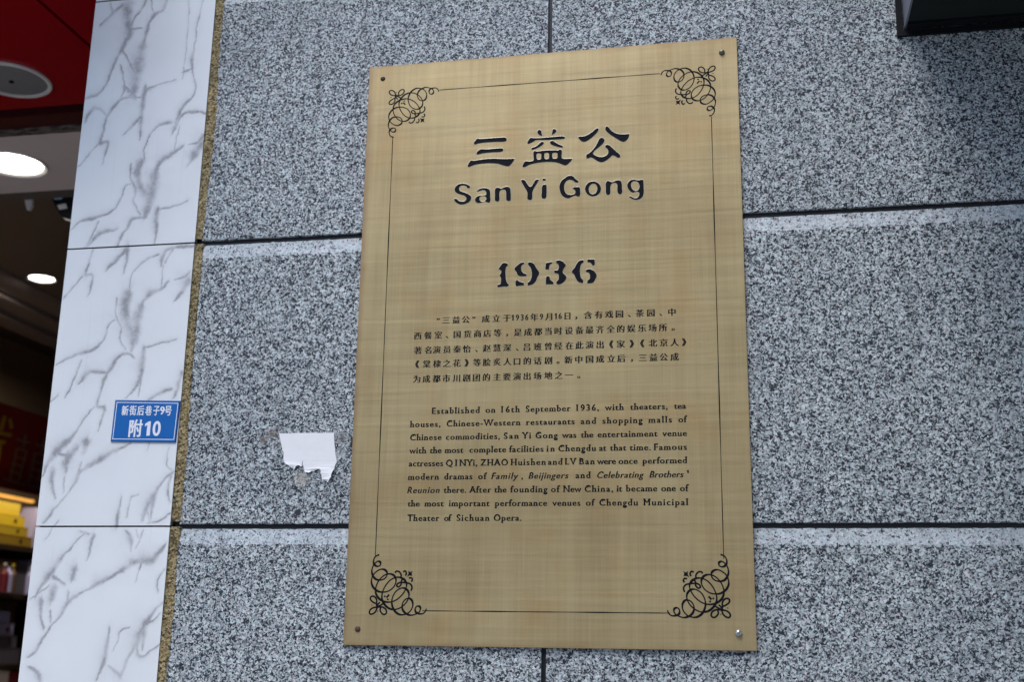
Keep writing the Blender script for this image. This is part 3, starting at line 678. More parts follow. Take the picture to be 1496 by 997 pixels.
for corner, mx, mz, sc_ in (((575.2,136.2),1,1,1.0), ((1037.6,101.5),-1,1,1.0), ((1058.6,896.8),-1,-1,1.03), ((547.2,892.3),1,-1,1.03)):
    c0 = W2(*corner); parts = []; fatk = 1.15 if mz > 0 else 1.42; s_ = np.array([mx, mz])*sc_; lift = 0
    for P, wv in STROKES:
        Q = smooth_open([rel(x, y) for x, y in P], 5)*s_+c0
        if wv is None:
            n = len(Q); T = np.gradient(Q, axis=0); ang = np.arctan2(T[:,1], T[:,0]*mx*mz)
            wd = fatk*(19+9*np.clip(np.sin(ang*2), -.4, 1))/11.08*.00098
        else: wd = fatk*wv/11.08*.00098
        parts.append(ribbon(Q, wd, YP-.0001-lift)); lift += 5e-6
    for x, y, r in DOTS:
        c_ = rel(x, y)*s_+c0; R = r/11.08*.00098
        parts.append(([(c_[0]+R*math.cos(k*math.pi/5), YP-.0001-lift, c_[1]+R*math.sin(k*math.pi/5)) for k in range(10)], [tuple(range(10))])); lift += 5e-6
    lf = [rel(x, y)*s_+c0 for x, y in LEAF]; cc = sum(lf)/8
    parts.append(([(cc[0], YP-.0001-lift, cc[1])]+[(p[0], YP-.0001-lift, p[1]) for p in lf], [(0, i+1, (i+1) % 8+1) for i in range(8)]))
    mk('corner_scroll', *join(parts), M['ink'], plq)

# ---- small texts
A_, B_, C_, D_ = (590,580), (800,580), (590,675), (800,675); K = 7.124
def X(crop, x): return crop[0]+x/K
EN = [ # (words with start and end), left baseline point, right baseline point
 ([("Established",A_,292,A_,788),("on",A_,850,A_,950),("16th",A_,1015,A_,1203),("September",A_,1268,B_,240),("1936,",B_,300,B_,535),("with",B_,597,B_,790),("theaters,",B_,858,B_,1250),("tea",B_,1315,B_,1442)],(A_,300,183),(B_,1400,122)),
 ([("houses,",A_,67,A_,382),("Chinese-Western",A_,445,A_,1210),("restaurants",A_,1275,B_,282),("and",B_,343,B_,503),("shopping",B_,570,B_,990),("malls",B_,1053,B_,1295),("of",B_,1360,B_,1450)],(A_,70,322),(B_,1400,262)),
 ([("Chinese",A_,65,A_,393),("commodities,",A_,437,A_,1000),("San",A_,1040,A_,1192),("Yi",A_,1232,A_,1322),("Gong",A_,1370,B_,107),("was",B_,150,B_,300),("the",B_,345,B_,477),("entertainment",B_,520,B_,1145),("venue",B_,1195,B_,1450)],(A_,70,460),(B_,1400,405)),
 ([("with",A_,57,A_,230),("the",A_,268,A_,393),("most",A_,428,A_,620),("complete",A_,682,A_,1065),("facilities",A_,1095,A_,1455),("in",A_,1487,B_,72),("Chengdu",B_,112,B_,502),("at",B_,535,B_,612),("that",B_,648,B_,820),("time.",B_,853,B_,1075),("Famous",B_,1108,B_,1450)],(A_,60,597),(B_,1400,548)),
 ([("actresses",C_,50,C_,410),("QIN",C_,437,C_,645),("Yi,",C_,655,C_,765),("ZHAO",C_,797,C_,1085),("Huishen",C_,1115,C_,1475),("and",D_,3,D_,153),("LV",D_,183,D_,297),("Ban",D_,330,D_,488),("were",D_,515,D_,712),("once",D_,738,D_,937),("performed",D_,990,D_,1450)],(C_,55,55),(D_,1400,12)),
 ([("modern",C_,45,C_,362),("dramas",C_,420,C_,715),("of",C_,773,C_,862),("*Family",C_,915,C_,1190),(",",C_,1222,C_,1242),("*Beijingers",C_,1303,D_,220),("and",D_,290,D_,445),("*Celebrating",D_,515,D_,1002),("*Brothers",D_,1065,D_,1418),("'",D_,1455,D_,1468)],(C_,50,193),(D_,1400,160)),
 ([("*Reunion",C_,40,C_,375),("there.",C_,413,C_,650),("After",C_,683,C_,910),("the",C_,940,C_,1070),("founding",C_,1107,D_,0),("of",D_,35,D_,127),("New",D_,165,D_,352),("China,",D_,385,D_,683),("it",D_,720,D_,778),("became",D_,818,D_,1142),("one",D_,1182,D_,1335),("of",D_,1377,D_,1468)],(C_,40,333),(D_,1400,303)),
 ([("the",C_,38,C_,165),("most",C_,218,C_,415),("important",C_,470,C_,893),("performance",C_,950,C_,1492),("venues",D_,50,D_,343),("of",D_,398,D_,490),("Chengdu",D_,538,D_,938),("Municipal",D_,1000,D_,1460)],(C_,40,472),(D_,1440,450)),
 ([("Theater",C_,37,C_,370),("of",C_,418,C_,495),("Sichuan",C_,548,C_,888),("Opera.",C_,935,C_,1225)],(C_,40,622),(C_,1200,613)),
]
c1 = lambda L: [(ch, 590+x/7.124) for ch, x in L]
c2 = lambda L: [(ch, 790+x/6.8) for ch, x in L]
ZH = [ # characters with centre x, then left and right centre points of the line
 (c1([("“",358),("三",440),("益",545),("公",645),("”",728),("成",852),("立",962),("于",1073),("1",1132),("9",1182),("3",1232),("6",1280),("年",1358),("9",1432)])+c2([("月",80),("1",148),("6",193),("日",266),("，",352),("含",470),("有",575),("戏",680),("园",782),("、",880),("茶",985),("园",1094),("、",1192),("中",1303)]),(651.8,468.5),(981.2,455.9)),
 (c1([("西",145),("餐",252),("室",358),("、",450),("国",555),("货",662),("商",768),("店",868),("等",975),("，",1075),("是",1187),("成",1292),("都",1397)])+c2([("当",75),("时",175),("设",280),("备",385),("最",485),("齐",590),("全",695),("的",795),("娱",900),("乐",1008),("场",1110),("所",1215),("。",1315)]),(610.4,491.2),(968.7,478.5)),
 (c1([("著",145),("名",252),("演",342),("员",450),("秦",555),("怡",655),("、",757),("赵",865),("慧",970),("深",1075),("、",1180),("吕",1282),("班",1393)])+c2([("曾",75),("经",175),("在",285),("此",385),("演",485),("出",590),("《",700),("家",795),("》",905),("《",1008),("北",1115),("京",1222),("人",1330),("》",1425)]),(610.4,512.6),(986.3,500.3)),
 (c1([("《",138),("棠",238),("棣",345),("之",448),("花",553),("》",655),("等",762),("脍",863),("炙",970),("人",1078),("口",1178),("的",1285),("话",1393)])+c2([("剧",75),("。",172),("新",275),("中",378),("国",485),("成",590),("立",700),("后",800),("，",905),("三",1015),("益",1120),("公",1222),("成",1330)]),(623.7,532.6),(985.6,521.3)),
 (c1([("为",135),("成",235),("都",340),("市",443),("川",548),("剧",652),("团",755),("的",860),("主",970),("要",1073),("演",1178),("出",1283),("场",1390)])+c2([("地",75),("之",180),("一",282),("。",378)]),(609,554.4),(816.5,548.8)),
]
DOOR = [("新",285,410,220,405),("街",425,555,222,405),("后",565,695,225,405),("巷",715,835,225,405),("子",860,975,230,405),("9",985,1065,240,392),("号",1070,1195,228,408),
        ("附",415,665,475,800),("1",705,805,510,775),("0",850,995,505,780)]
reqs = []; words = []
for wl, _, _ in EN:
    for wd in wl:
        words.append(wd[0].lstrip('*'))
reqs = [(w_, 1.0) for w_ in words]+[(w_, 1.3) for w_ in words]
chars = sorted({ch for L, _, _ in ZH for ch, _ in L}|{d[0] for d in DOOR}|set("卡喜"))
reqs += [(ch, 1.0) for ch in chars]
OUT = glyph_jobs(reqs)
nW = len(words)
def ext(polys): a_ = np.concatenate(polys); return a_[:,0].min(), a_[:,0].max()
# solve the letter spacing of each word, then fetch it
XS = .90; capm = .0098; SCL = capm/CAP
sp_req = []; meta = []; i = 0
for wl, Lp, Rp in EN:
    l, r = (X(Lp[0], Lp[1]), Lp[0][1]+Lp[2]/K), (X(Rp[0], Rp[1]), Rp[0][1]+Rp[2]/K)
    bz = (on_wall(*l, YP)[2]+on_wall(*r, YP)[2])/2
    for wd, ca, xa, cb_, xb in wl:
        yl = l[1]+(r[1]-l[1])*(X(ca, xa)-l[0])/(r[0]-l[0])
        u0, u1 = on_wall(X(ca, xa), yl-3, YP)[0]+.0005, on_wall(X(cb_, xb), yl-3, YP)[0]-.0005
        e0, e1 = ext(OUT[i]), ext(OUT[nW+i]); w0, w1 = e0[1]-e0[0], e1[1]-e1[0]
        tw = (u1-u0)/(SCL*XS); sp_ = 1.0 if w1-w0 < .01 else 1+.3*(tw-w0)/(w1-w0)
        sp_ = min(max(sp_, .88), 1.5); sp_req.append((wd.lstrip('*'), sp_)); meta.append((wd[0] == '*', u0, u1, bz)); i += 1
WO = glyph_jobs(sp_req)
lines = []; i = 0
for wl, _, _ in EN:
    big, ser = [], []
    for _w in wl:
        it, u0, u1, bz = meta[i]; P0 = WO[i]; i += 1
        S0 = serifs(P0); P = stylise(P0, 0, 0)
        ax_, ay_ = (.040, .010) if not it else (.032, .008)
        sg = orient(P0); fat = [np.concatenate([a2[None], b2[None], d2[None], c2_[None]]) for q_ in P for a2, b2, c2_, d2 in zip(q_, np.roll(q_, -1, 0), offset(q_, ax_, ay_, sg), np.roll(offset(q_, ax_, ay_, sg), -1, 0))]
        x0, x1 = ext(P0); sx_ = (u1-u0)/(x1-x0) if _w[0] not in (",", "'") else SCL*XS
        def place(Q):
            Q = warp_y(Q); xx = (Q[:,0]-x0)*sx_+(Q[:,1]*SCL*(.24 if it else 0)-(.001 if it else 0)); return np.stack([(u0+xx)*MM, (bz+Q[:,1]*SCL)*MM], 1)
        big.append([place(Q) for Q in P]); ser += [place(Q) for Q in S0] if not it else []; ser += [place(Q) for Q in fat]
    lines.append(('text_line', big, ser))
gi = {ch: OUT[2*nW+k] for k, ch in enumerate(chars)}
ONE = np.array([(.19,0),(.32,0),(.32,.69),(.24,.69),(.06,.57),(.06,.47),(.19,.54)])
gi['1'] = [ONE]
for L, lp, rp in ZH:
    big = []; zser = []; zl, zr = on_wall(*lp, YP)[2], on_wall(*rp, YP)[2]; zc = (zl+zr)/2; em = .0127
    for ch, px in L:
        py = lp[1]+(rp[1]-lp[1])*(px-lp[0])/(rp[0]-lp[0]); u = on_wall(px, py, YP)[0]
        P = gi[ch]; x0, x1 = ext(P)
        lat = ch in '0123456789'
        sg = orient(P); fat = []
        if lat: fa = .042; Pn = [np.stack([(u+(Q[:,0]-(x0+x1)/2)*em*.80)*MM, (zc-.35*em+Q[:,1]*em*1.08)*MM], 1) for Q in P]
        else:
            fa = .038; cxx = (x0+x1)/2
            Pn = [np.stack([(u+(Q[:,0]-cxx)*em)*MM, (zc+(Q[:,1]-.375)*em)*MM], 1) for Q in P]
        big.append(Pn)
        for q_, n_ in zip(P, Pn):
            k_ = em*(.80 if lat else 1)*MM; o_ = n_+(offset(q_, fa, 0.0, sg)-q_)*np.array([k_, 0])
            for i_ in range(len(q_)):
                j_ = (i_+1) % len(q_)
                if abs(q_[j_][1]-q_[i_][1]) > .01: zser.append(np.array([n_[i_], n_[j_], o_[j_], o_[i_]]))
    lines.append(('chinese_text_line', big, zser))
# each line of text is one part: gather its filled words
for name, big, ser in lines:
    store = {'V': [], 'F': [], 'left': len(big)}
    def cb(V, Fc, store=store, name=name, ser=ser):
        n = len(store['V']); store['V'] += [(p[0]/MM, YP-.00010, p[1]/MM) for p in V]; store['F'] += [tuple(i+n for i in q) for q in Fc]
        store['left'] -= 1
        if store['left'] == 0:
            for Q in ser:
                n = len(store['V']); store['V'] += [(p[0]/MM, YP-.00013-len(store['F'])*2e-9, p[1]/MM) for p in Q]; store['F'].append(tuple(range(n, n+len(Q))))
            mk(name, store['V'], store['F'], M['ink'], plq)
    for polys in big: fill_job(polys, cb)

# ================================================================== HOUSE NUMBER PLATE, PAPER
YS = -.0062
cs = [on_wall(*p, YS) for p in ((161.3,645.5),(256.2,646.8),(263.3,586.0),(168.2,584.8))]
hp = empty('address_plate', (float(cs[0][0]), 0, float(cs[0][2])), 'small blue street number plate with white writing on the marble pillar', 'address plate')
c0 = sum(cs)/4; V = []
for s, y in ((.985, YS), (1.0, YS+.0006), (1.0, YM-.0001)):
    for c_ in cs: p = c0+(c_-c0)*s; V.append((p[0], y, p[2]))
Fc = [(0,1,2,3)]; fm = [0]
for a_ in (0, 4):
    for i in range(4): j = (i+1) % 4; Fc.append((a_+i+4, a_+j+4, a_+j, a_+i)); fm.append(1)
mk('plate', V, Fc, [M['blue'], M['navy']], hp, fm)
def wp(x, y): g = on_wall(155+x/12.467, 575+y/12.467, YS); return np.array([g[0], g[2]])
fr = [wp(195,160), wp(1318,178), wp(1240,850), wp(115,838)]
fc0 = sum(fr)/4; inn = [c_+(fc0-c_)*np.array([.021, .036]) for c_ in fr]
V = [(p[0], YS-.0002, p[1]) for p in fr+inn]; mk('border_line', V, [(i, (i+1) % 4, (i+1) % 4+4, i+4) for i in range(4)], M['white_paint'], hp)
store = {'V': [], 'F': [], 'left': len(DOOR)}; DFAT = []
def cbd(V, Fc):
    n = len(store['V']); store['V'] += [(p[0]/MM, YS-.0002, p[1]/MM) for p in V]; store['F'] += [tuple(i+n for i in q) for q in Fc]
    store['left'] -= 1
    if store['left'] == 0:
        for k, Q in enumerate(DFAT):
            n = len(store['V']); store['V'] += [(p[0]/MM, YS-.00022-k*4e-8, p[1]/MM) for p in Q]; store['F'].append((n, n+1, n+2, n+3))
        mk('lettering', store['V'], store['F'], M['white_paint'], hp)
for ch, x0, x1, y0, y1 in DOOR:
    P = gi[ch]; a_ = np.concatenate(P); mn, mx_ = a_.min(0)-.02, a_.max(0)+.02
    Ct = wp((x0+x1)/2, (y0+y1)/2); w_, h_ = (wp(x1, (y0+y1)/2)-wp(x0, (y0+y1)/2))[0]*.97, (wp((x0+x1)/2, y0)-wp((x0+x1)/2, y1))[1]
    def dmap(Q): return np.stack([(Ct[0]+((Q[:,0]-mn[0])/(mx_[0]-mn[0])-.5)*w_)*MM, (Ct[1]+((Q[:,1]-mn[1])/(mx_[1]-mn[1])-.5)*h_)*MM], 1)
    fx, fy = ((.030, .016) if ch != '0' else (.03, .02)); sg = orient(P)
    if ch == '9': fx = .04
    for Q in P:
        O = offset(Q, fx, fy, sg)
        for k in range(len(Q)): m2 = (k+1) % len(Q); DFAT.append(dmap(np.array([Q[k], Q[m2], O[m2], O[k]])))
    fill_job([dmap(Q) for Q in P], cbd)

PAPER = [(338,212),(480,215),(560,210),(640,208),(760,205),(900,208),(1062,205),(1068,280),(1078,400),(1088,500),(1105,590),(1075,650),(1060,700),(1035,780),(1010,830),(995,870),(975,845),(945,840),(915,850),(905,780),(895,700),(870,680),(845,692),(830,700),(790,720),(765,716),(740,735),(715,728),(690,735),(672,700),(660,640),(650,580),(640,650),(622,652),(600,635),(565,645),(545,690),(500,665),(455,630),(405,590),(400,540),(403,470),(385,440),(380,410),(360,330)]
pp = []
for i, (x, y) in enumerate(PAPER):
    x2, y2 = PAPER[(i+1) % len(PAPER)]; pp.append((x, y))
    if i > 10:
        for u_ in (.25, .5, .75): pp.append((x+(x2-x)*u_+random.uniform(-7, 7), y+(y2-y)*u_+random.uniform(-7, 7)))
    elif i > 5: pp.append(((x+x2)/2+random.uniform(-3, 3), (y+y2)/2))
PQ = np.array([on_wall(370+x/9.06, 610+y/9.06, -.0015)[[0, 2]] for x, y in pp])
def cbp(V, Fc):
    n = len(V); zt = V[:,1].max()/MM
    def dep(p): h = zt-p[1]/MM; return .0007+.0026*max(0, h-.03)/.035*(.5+.5*math.sin(p[0]*.35))
    W = [(p[0]/MM, -dep(p)-.0002, p[1]/MM) for p in V]+[(p[0]/MM, -dep(p)+.0002, p[1]/MM) for p in V]
    ed = {}
    for q in Fc:
        for i in range(len(q)):
            k = (q[i], q[(i+1) % len(q)]); ed[k] = 1
    fc = [tuple(q) for q in Fc]+[tuple(i+n for i in reversed(q)) for q in Fc]
    for (a_, b_) in ed:
        if (b_, a_) not in ed: fc.append((b_, a_, a_+n, b_+n))
    o = mk('torn_paper', W, fc, M['paper'], None); tag(o, 'torn scrap of white paper stuck on granite left of the plaque', 'paper')
fill_job([PQ*MM], cbp)
run_fill()

# ================================================================== METAL BOX HIGH ON THE WALL
bxr = empty('wall_box', (.842, 0, .915), 'black metal box with dark underside mounted high on the granite at right', 'metal box')
mk('flange', *join([box_vf(.8395, .8485, -.006, -.0002, .912, 1.60), box_vf(.8488, 2.40, -.006, -.0002, .912, .921)]), M['box_black'], bxr)
mk('side_panel', *box_vf(.850, .853, -1.10, -.0005, .9245, 1.60), M['box_grey'], bxr)
mk('bottom_panel', *box_vf(.8535, 2.40, -1.10, -.0005, .926, .930), M['box_under'], bxr)  # depth out of view stretched to deepen the shade on the wall below
mk('front_panel', *box_vf(.850, 2.40, -1.104, -1.1005, .924, 1.60), M['box_black'], bxr)
mk('drip_lip', *box_vf(.8535, 2.40, -.022, -.0065, .9215, .9255), M['box_black'], bxr)
mk('top_panel', *box_vf(.850, 2.40, -1.104, -.0005, 1.601, 1.605), M['box_black'], bxr)

# ================================================================== SHOP INTERIOR
ZC, ZH2 = 1.20, 1.60
yy = lambda py: float(at_height(60, py, ZC)[1])
XL, XR, YB = -3.45, -.45, 7.5
rc = empty('red_ceiling', (-1.0, 0, ZC), kind='structure')
seam = -.727
y_red = yy(156)
for x0, x1 in ((-1.75, seam-.0042), (seam+.0042, -.5205)): bx('ceiling_panel', x0, x1, -.30, y_red, ZC, ZC+.02, M['red'], rc)
bx('ceiling_panel', -3.45, -1.7544, -.30, y_red, ZC, ZC+.02, M['red'], rc)
bx('seam_backing', -3.45, -.5205, -.29, y_red, ZC+.0205, ZC+.03, M['dark'], rc)
fb = bx('fascia_board', -3.9, -.5215, -.32, -.302, ZC-.002, 2.2, M['red']); tag(fb, 'red fascia board over the shop doorway left of the marble pillar', 'fascia')
sf = empty('shutter_track', (-1.0, y_red, ZC), 'dark roller shutter track with scuffed metal rail above the doorway', 'shutter track')
bx('slot', -3.45, -.46, y_red+.002, yy(167), ZC+.05, ZC+.06, M['dark'], sf)  # black sheet painting the darkness inside the open gap
bx('maroon_bar', -3.45, -.46, yy(167)+.001, yy(185), ZC-.001, ZC+.08, M['maroon'], sf)
bx('rail', -3.45, -.46, yy(185)+.001, yy(194), ZC-.004, ZC+.05, M['rail'], sf)
yw1 = yy(279.5)
tag(bx('white_ceiling', -3.45, -.46, yy(194)+.001, yw1, ZC, ZC+.05, M['ceil_white']), kind='structure')
tag(bx('upper_ceiling', XL, XR, yw1+.06, YB, ZH2, ZH2+.05, M['ceil_brown']), kind='structure')
tag(bx('ceiling_step', -3.45, -.46, yw1+.001, yw1+.059, ZC+.002, ZH2+.05, M['ceil_brown']), kind='structure')
tag(bx('shop_roof', -3.6, -.46, -.30, yw1+.059, ZH2+.06, ZH2+.12, M['concrete']), kind='structure')
tag(bx('shop_floor', -3.6, -.3, .021, YB, G_Z-.02, G_Z+.004, plain('shop floor tile', (.22,.19,.17,1), .3)), kind='structure')
tag(bx('wall_left', XL-.15, XL, .03, YB, G_Z, ZH2+.12, M['tan_wall']), kind='structure')
tag(bx('wall_right', XR-.009, -.29, .351, YB, G_Z, ZH2+.12, M['tan_wall']), kind='structure')
tag(bx('wall_back', XL-.15, -.29, YB+.001, YB+.15, G_Z, ZH2+.12, M['tan_wall']), kind='structure')
tag(bx('neighbour_wall', -8, XL-.151, .0, .35, G_Z, 4.5, M['granite']), 'granite wall left of the shop doorway beyond the picture', 'wall')

def disc(cx_, cy_, z, r, n=36): return [(cx_+r*math.cos(k*2*math.pi/n), cy_+r*math.sin(k*2*math.pi/n), z) for k in range(n)]
def ring(cx_, cy_, prof, mat, name, parent, cap=True, n=48):
    V = []; Fc = []
    for r, z in prof: V += disc(cx_, cy_, z, r, n)
    for k in range(len(prof)-1):
        for i in range(n): j = (i+1) % n; Fc.append((k*n+i, k*n+j, (k+1)*n+j, (k+1)*n+i))
    if cap: Fc.append(tuple((len(prof)-1)*n+i for i in range(n)))
    return mk(name, V, Fc, mat, parent, smooth=False)
def fit_circle(pts, Z):
    P = np.array([at_height(x, y, Z)[:2] for x, y in pts]); A = np.c_[2*P, np.ones(len(P))]; s = np.linalg.lstsq(A, (P**2).sum(1), rcond=None)[0]
    return s[0], s[1], math.sqrt(s[2]+s[0]**2+s[1]**2)
# ceiling speaker
zs_ = ZC-.004
sx_, sy_, sr_ = fit_circle([(0,91.8),(30,96.5),(54,106),(72,119),(77.4,130),(68,139),(44,142.8),(18,141)], zs_)
sp_ = empty('ceiling_speaker', (sx_, sy_, ZC), 'round white rimmed speaker with grey grille set in the red ceiling', 'speaker')
ring(sx_, sy_, [(sr_, ZC-.0005), (sr_, zs_), (sr_*.97, zs_-.002), (sr_*.885, zs_-.001), (sr_*.88, ZC-.001)], M['white_plastic'], 'rim', sp_, False)
ring(sx_, sy_, [(sr_*.88, ZC-.002), (sr_*.5, zs_-.0005), (.002, zs_-.001)], M['grille'], 'grille', sp_)
ring(sx_, sy_, [(sr_*.065, zs_-.001), (sr_*.06, zs_-.004), (.001, zs_-.0045)], M['black_plastic'], 'logo_stud', sp_)
# large downlight
def downlight(pts, Z, label, power, rimk):
    x, y, r = fit_circle(pts, Z-.001)
    r *= .95
    t_ = empty('downlight', (x, y, Z), label, 'ceiling light', 'downlights in the shop ceiling')
    ring(x, y, [(r*rimk, Z-.0005), (r*rimk*.99, Z-.006), (r*1.10, Z-.004), (r*1.02, Z-.0002)], M['white_plastic'], 'trim_ring', t_, False)
    ring(x, y, [(r*1.02, Z-.001), (r*.5, Z-.003), (.002, Z-.003)], M['lamp'], 'diffuser', t_)
    ld = bpy.data.lights.new('downlight_lamp', 'SPOT'); ld.energy = power; ld.spot_size = math.radians(172 if Z > 1.5 else 120); ld.spot_blend = .5; ld.shadow_soft_size = r*.8; ld.color = (1, .9, .75)
    lo = bpy.data.objects.new('downlight_lamp', ld); COL.objects.link(lo); lo.parent = t_; lo.location = (0, 0, -.02 if Z < 1.5 else -.03)
    return t_
downlight([(0,222.8),(26,224.6),(45,230.5),(60,239),(64,245),(58,252.5),(40,256),(18,254)], ZC, 'large round lit downlight in the white ceiling near the doorway', 4, 1.19)
downlight([(47.6,405.5),(52,402),(60,401),(70,403.5),(75,407.5),(72,411.5),(63,413),(52,410.5)], ZH2, 'small round lit downlight in the dark upper ceiling deeper inside', 15, 1.2)

# crown moulding steps along the left wall: profile points lie on lines running into depth
def yline(px, py, Xv):
    d = ray(px, py); return CAM[2]+(Xv-CAM[0])*d[2]/d[0]
def profile_strip(name, pts, mat, parent=None, y0=1.2, y1=YB, kind=None):
    V = []; n = len(pts)
    for y in (y0, y1): V += [(x, y, z) for x, z in pts]
    Fc = [(i, i+1, n+i+1, n+i) for i in range(n-1)]+[tuple(range(n-1, -1, -1)), tuple(range(n, 2*n))]
    o = mk(name, V, Fc, mat, parent); return o
cor = empty('cornice', (-3.2, 4, 1.4), 'glossy brown stepped cornice under the shop ceiling along the side wall', 'cornice')
M['cornice'] = plain('glossy brown cornice', (.26,.215,.20,1), .25)
def step(xa, pya, xb, pyb, xt, name='moulding_step'):
    za, zb = yline(0, pya, xa), yline(0, pyb, xb)
    prof = [(xa, za+.25), (xa, za)]
    for k in range(1, 7):
        s = k/7; prof.append((xa+(xb-xa)*(1-math.cos(s*math.pi/2)), za+(zb-za)*math.sin(s*math.pi/2)))
    prof += [(xb, zb), (xb-.005, zb), (xb-.005, za+.25)]
    profile_strip(name, prof, M['cornice'], cor)
step(-2.69, 392, -2.82, 424, 0); step(-2.83, 432, -2.95, 452, 0); step(-2.96, 460, -3.08, 476, 0)
# the red header board with print, sloping in under the cornice
hb = empty('header_board', (-3.0, 3.5, .6), 'dark red header board with pale and yellow print above the shelves', 'header board')
Xt, Xb = -3.00, -3.35
zt0, zb0 = yline(0, 588, Xt), yline(0, 712, Xb)
profile_strip('board', [(Xt, zt0), (Xb, zb0), (Xb-.02, zb0), (Xt-.02, zt0)], M['banner_red'], hb, 1.3, 7.0)
nb = np.cross([0,1,0], [Xb-Xt, 0, zb0-zt0]); nb = nb/np.linalg.norm(nb)
if nb[0] < 0: nb = -nb
def on_board(px, py):
    d = ray(px, py); P0 = np.array([Xt, 0, zt0])+nb*.003; return CAM+d*np.dot(P0-CAM, nb)/np.dot(d, nb)
def bstroke(pts, wpx, mat_name, name):
    parts = []
    for (xa, ya), (xb, yb) in pts:
        tx, ty = xb-xa, yb-ya; L = math.hypot(tx, ty); nx_, ny_ = -ty/L*wpx/2, tx/L*wpx/2
        q = [on_board(xa+nx_, ya+ny_), on_board(xb+nx_, yb+ny_), on_board(xb-nx_, yb-ny_), on_board(xa-nx_, ya-ny_)]
        parts.append((q, [(0,1,2,3)]))
    for k, (v_, f_) in enumerate(parts): parts[k] = ([np.array(p)+nb*.0006*k for p in v_], f_)
    mk(name, *join(parts), M[mat_name], hb)
def bp(x, y): return (x/6.225, 570+y/6.225)
# a stroked yellow character, cut by the picture edge, and two pale ones
bstroke([(bp(-60,380),bp(110,415)),(bp(45,235),bp(10,370)),(bp(90,260),bp(105,350)),(bp(5,470),bp(-20,660)),(bp(-80,450),bp(50,475))], 4.6, 'yellow_print', 'yellow_character')
def pale(dx, dy):
    s = lambda x, y: bp(x+dx, y+dy)
    return [(s(150,450),s(280,485)),(s(235,400),s(215,520)),(s(150,530),s(240,550)),(s(125,600),s(225,625)),(s(105,665),s(205,695)),(s(85,730),s(190,765)),(s(25,805),s(180,850)),(s(150,520),s(90,810)),(s(240,545),s(160,840))]
bstroke(pale(0,0), 3.0, 'pale_print', 'pale_character'); bstroke(pale(165,45), 3.0, 'pale_print', 'pale_character')

# shelves on the left wall with boxed goods
shf = empty('shelf_rack', (-3.3, 3.5, G_Z), 'dark wooden shelf rack along the left wall inside the shop', 'shelf')
XF = -3.02
def zside(px, py, Xv): return float(at_side(px, py, Xv)[2])
zs1, zs2, zs3 = zside(20, 797, XF), zside(20, 868, XF), zside(20, 972, XF)
for z in (zs1, zs2, zs3, -.75, -1.2): bx('shelf_board', -3.44, XF, 1.4, 7.2, z-.025, z, M['wood'], shf)
for y in (1.4, 2.9, 4.4, 5.9, 7.18): bx('upright', -3.445, -3.06, y, y+.02, G_Z+.005, zs1-.03 if y > 9 else zs1-.026, M['wood'], shf)
t = NT('shelf strip light'); 
def goods(name, px0, px1, py0, py1, Xf, dep, m, label, grp, cat='box', mark=None, z0=None):
    a_ = at_side((px0+px1)/2, py1, Xf); b_ = at_side((px0+px1)/2, py0, Xf)
    ya, yb = float(at_side(px0, py1, Xf)[1]), float(at_side(px1, py1, Xf)[1]); ya, yb = min(ya, yb), max(ya, yb)
    z_lo = float(a_[2]) if z0 is None else z0; z_hi = float(b_[2])
    o = empty(name, (Xf-dep/2, (ya+yb)/2, z_lo), label, cat, grp)
    # front of the box faces +x
    bx('carton', Xf-dep, Xf, ya, yb, z_lo, z_hi-.004, M[m], o)
    bx('lid', Xf-dep-.001, Xf+.0015, ya-.001, yb+.001, z_hi-.0035, z_hi, M[m], o)
    if mark:
        yc, zc = (ya+yb)/2+(yb-ya)*.2, (z_lo+z_hi)/2; r = (z_hi-z_lo)*.22
        mk('printed_mark', [(Xf+.0022, yc+r*math.cos(k), zc+r*math.sin(k)) for k in np.linspace(0, 2*math.pi, 9)[:-1]], [tuple(range(8))], M[mark], o)
    return z_hi
g1 = 'yellow boxes stacked on the top shelf'
z = goods('carton_box', -12, 46, 782, 797, -3.03, .2, 'dim_yellow_card', 'bottom amber box of the stack on the lit top shelf', g1, mark='black_plastic', z0=zs1+.001)
z = goods('carton_box', -12, 40, 768, 783, -3.04, .2, 'half_dim_yellow_card', 'second yellow box from the bottom of the stack on the shelf', g1, mark='black_plastic', z0=z+.001)
z = goods('carton_box', -12, 35.5, 752, 768, -3.05, .2, 'yellow_card', 'third yellow box from the bottom of the stack on the shelf', g1, mark='black_plastic', z0=z+.001)
z = goods('carton_box', -12, 28.5, 733, 752, -3.06, .2, 'yellow_card', 'topmost yellow box of the stack under the red header board', g1, z0=z+.001)
goods('grey_pouch', 46, 56, 742, 797, -3.06, .15, 'violet_card', 'tall pale violet packet right of the yellow box stack', None, 'packet', z0=zs1+.001)
goods('low_carton', -12, 18, 818, 868, -3.05, .2, 'brown_card', 'brown carton on the second shelf under the yellow boxes', None, z0=zs2+.001)
goods('low_carton', 20, 37, 822, 868, -3.06, .2, 'grey_card', 'dark grey carton on the second shelf beside the brown carton', None, z0=zs2+.001)
goods('low_carton', 39, 47, 820, 868, -3.05, .15, 'violet_card', 'narrow violet carton at the right of the second shelf', None, z0=zs2+.001)
g2 = 'pale violet boxes stacked on the lower shelf'
z = goods('gift_box', -12, 27, 948, 972, -3.03, .2, 'grey_card', 'bottom dark grey box of the violet box stack', g2, z0=zs3+.001)
z = goods('gift_box', -12, 23, 930, 948, -3.04, .2, 'grey_card', 'middle grey box of the stack with a small orange mark', g2, mark='brown_card', z0=z+.001)
z = goods('gift_box', -12, 18.5, 912, 930, -3.05, .2, 'violet_card', 'second violet box from the top of the lower stack', g2, mark='red_card', z0=z+.001)
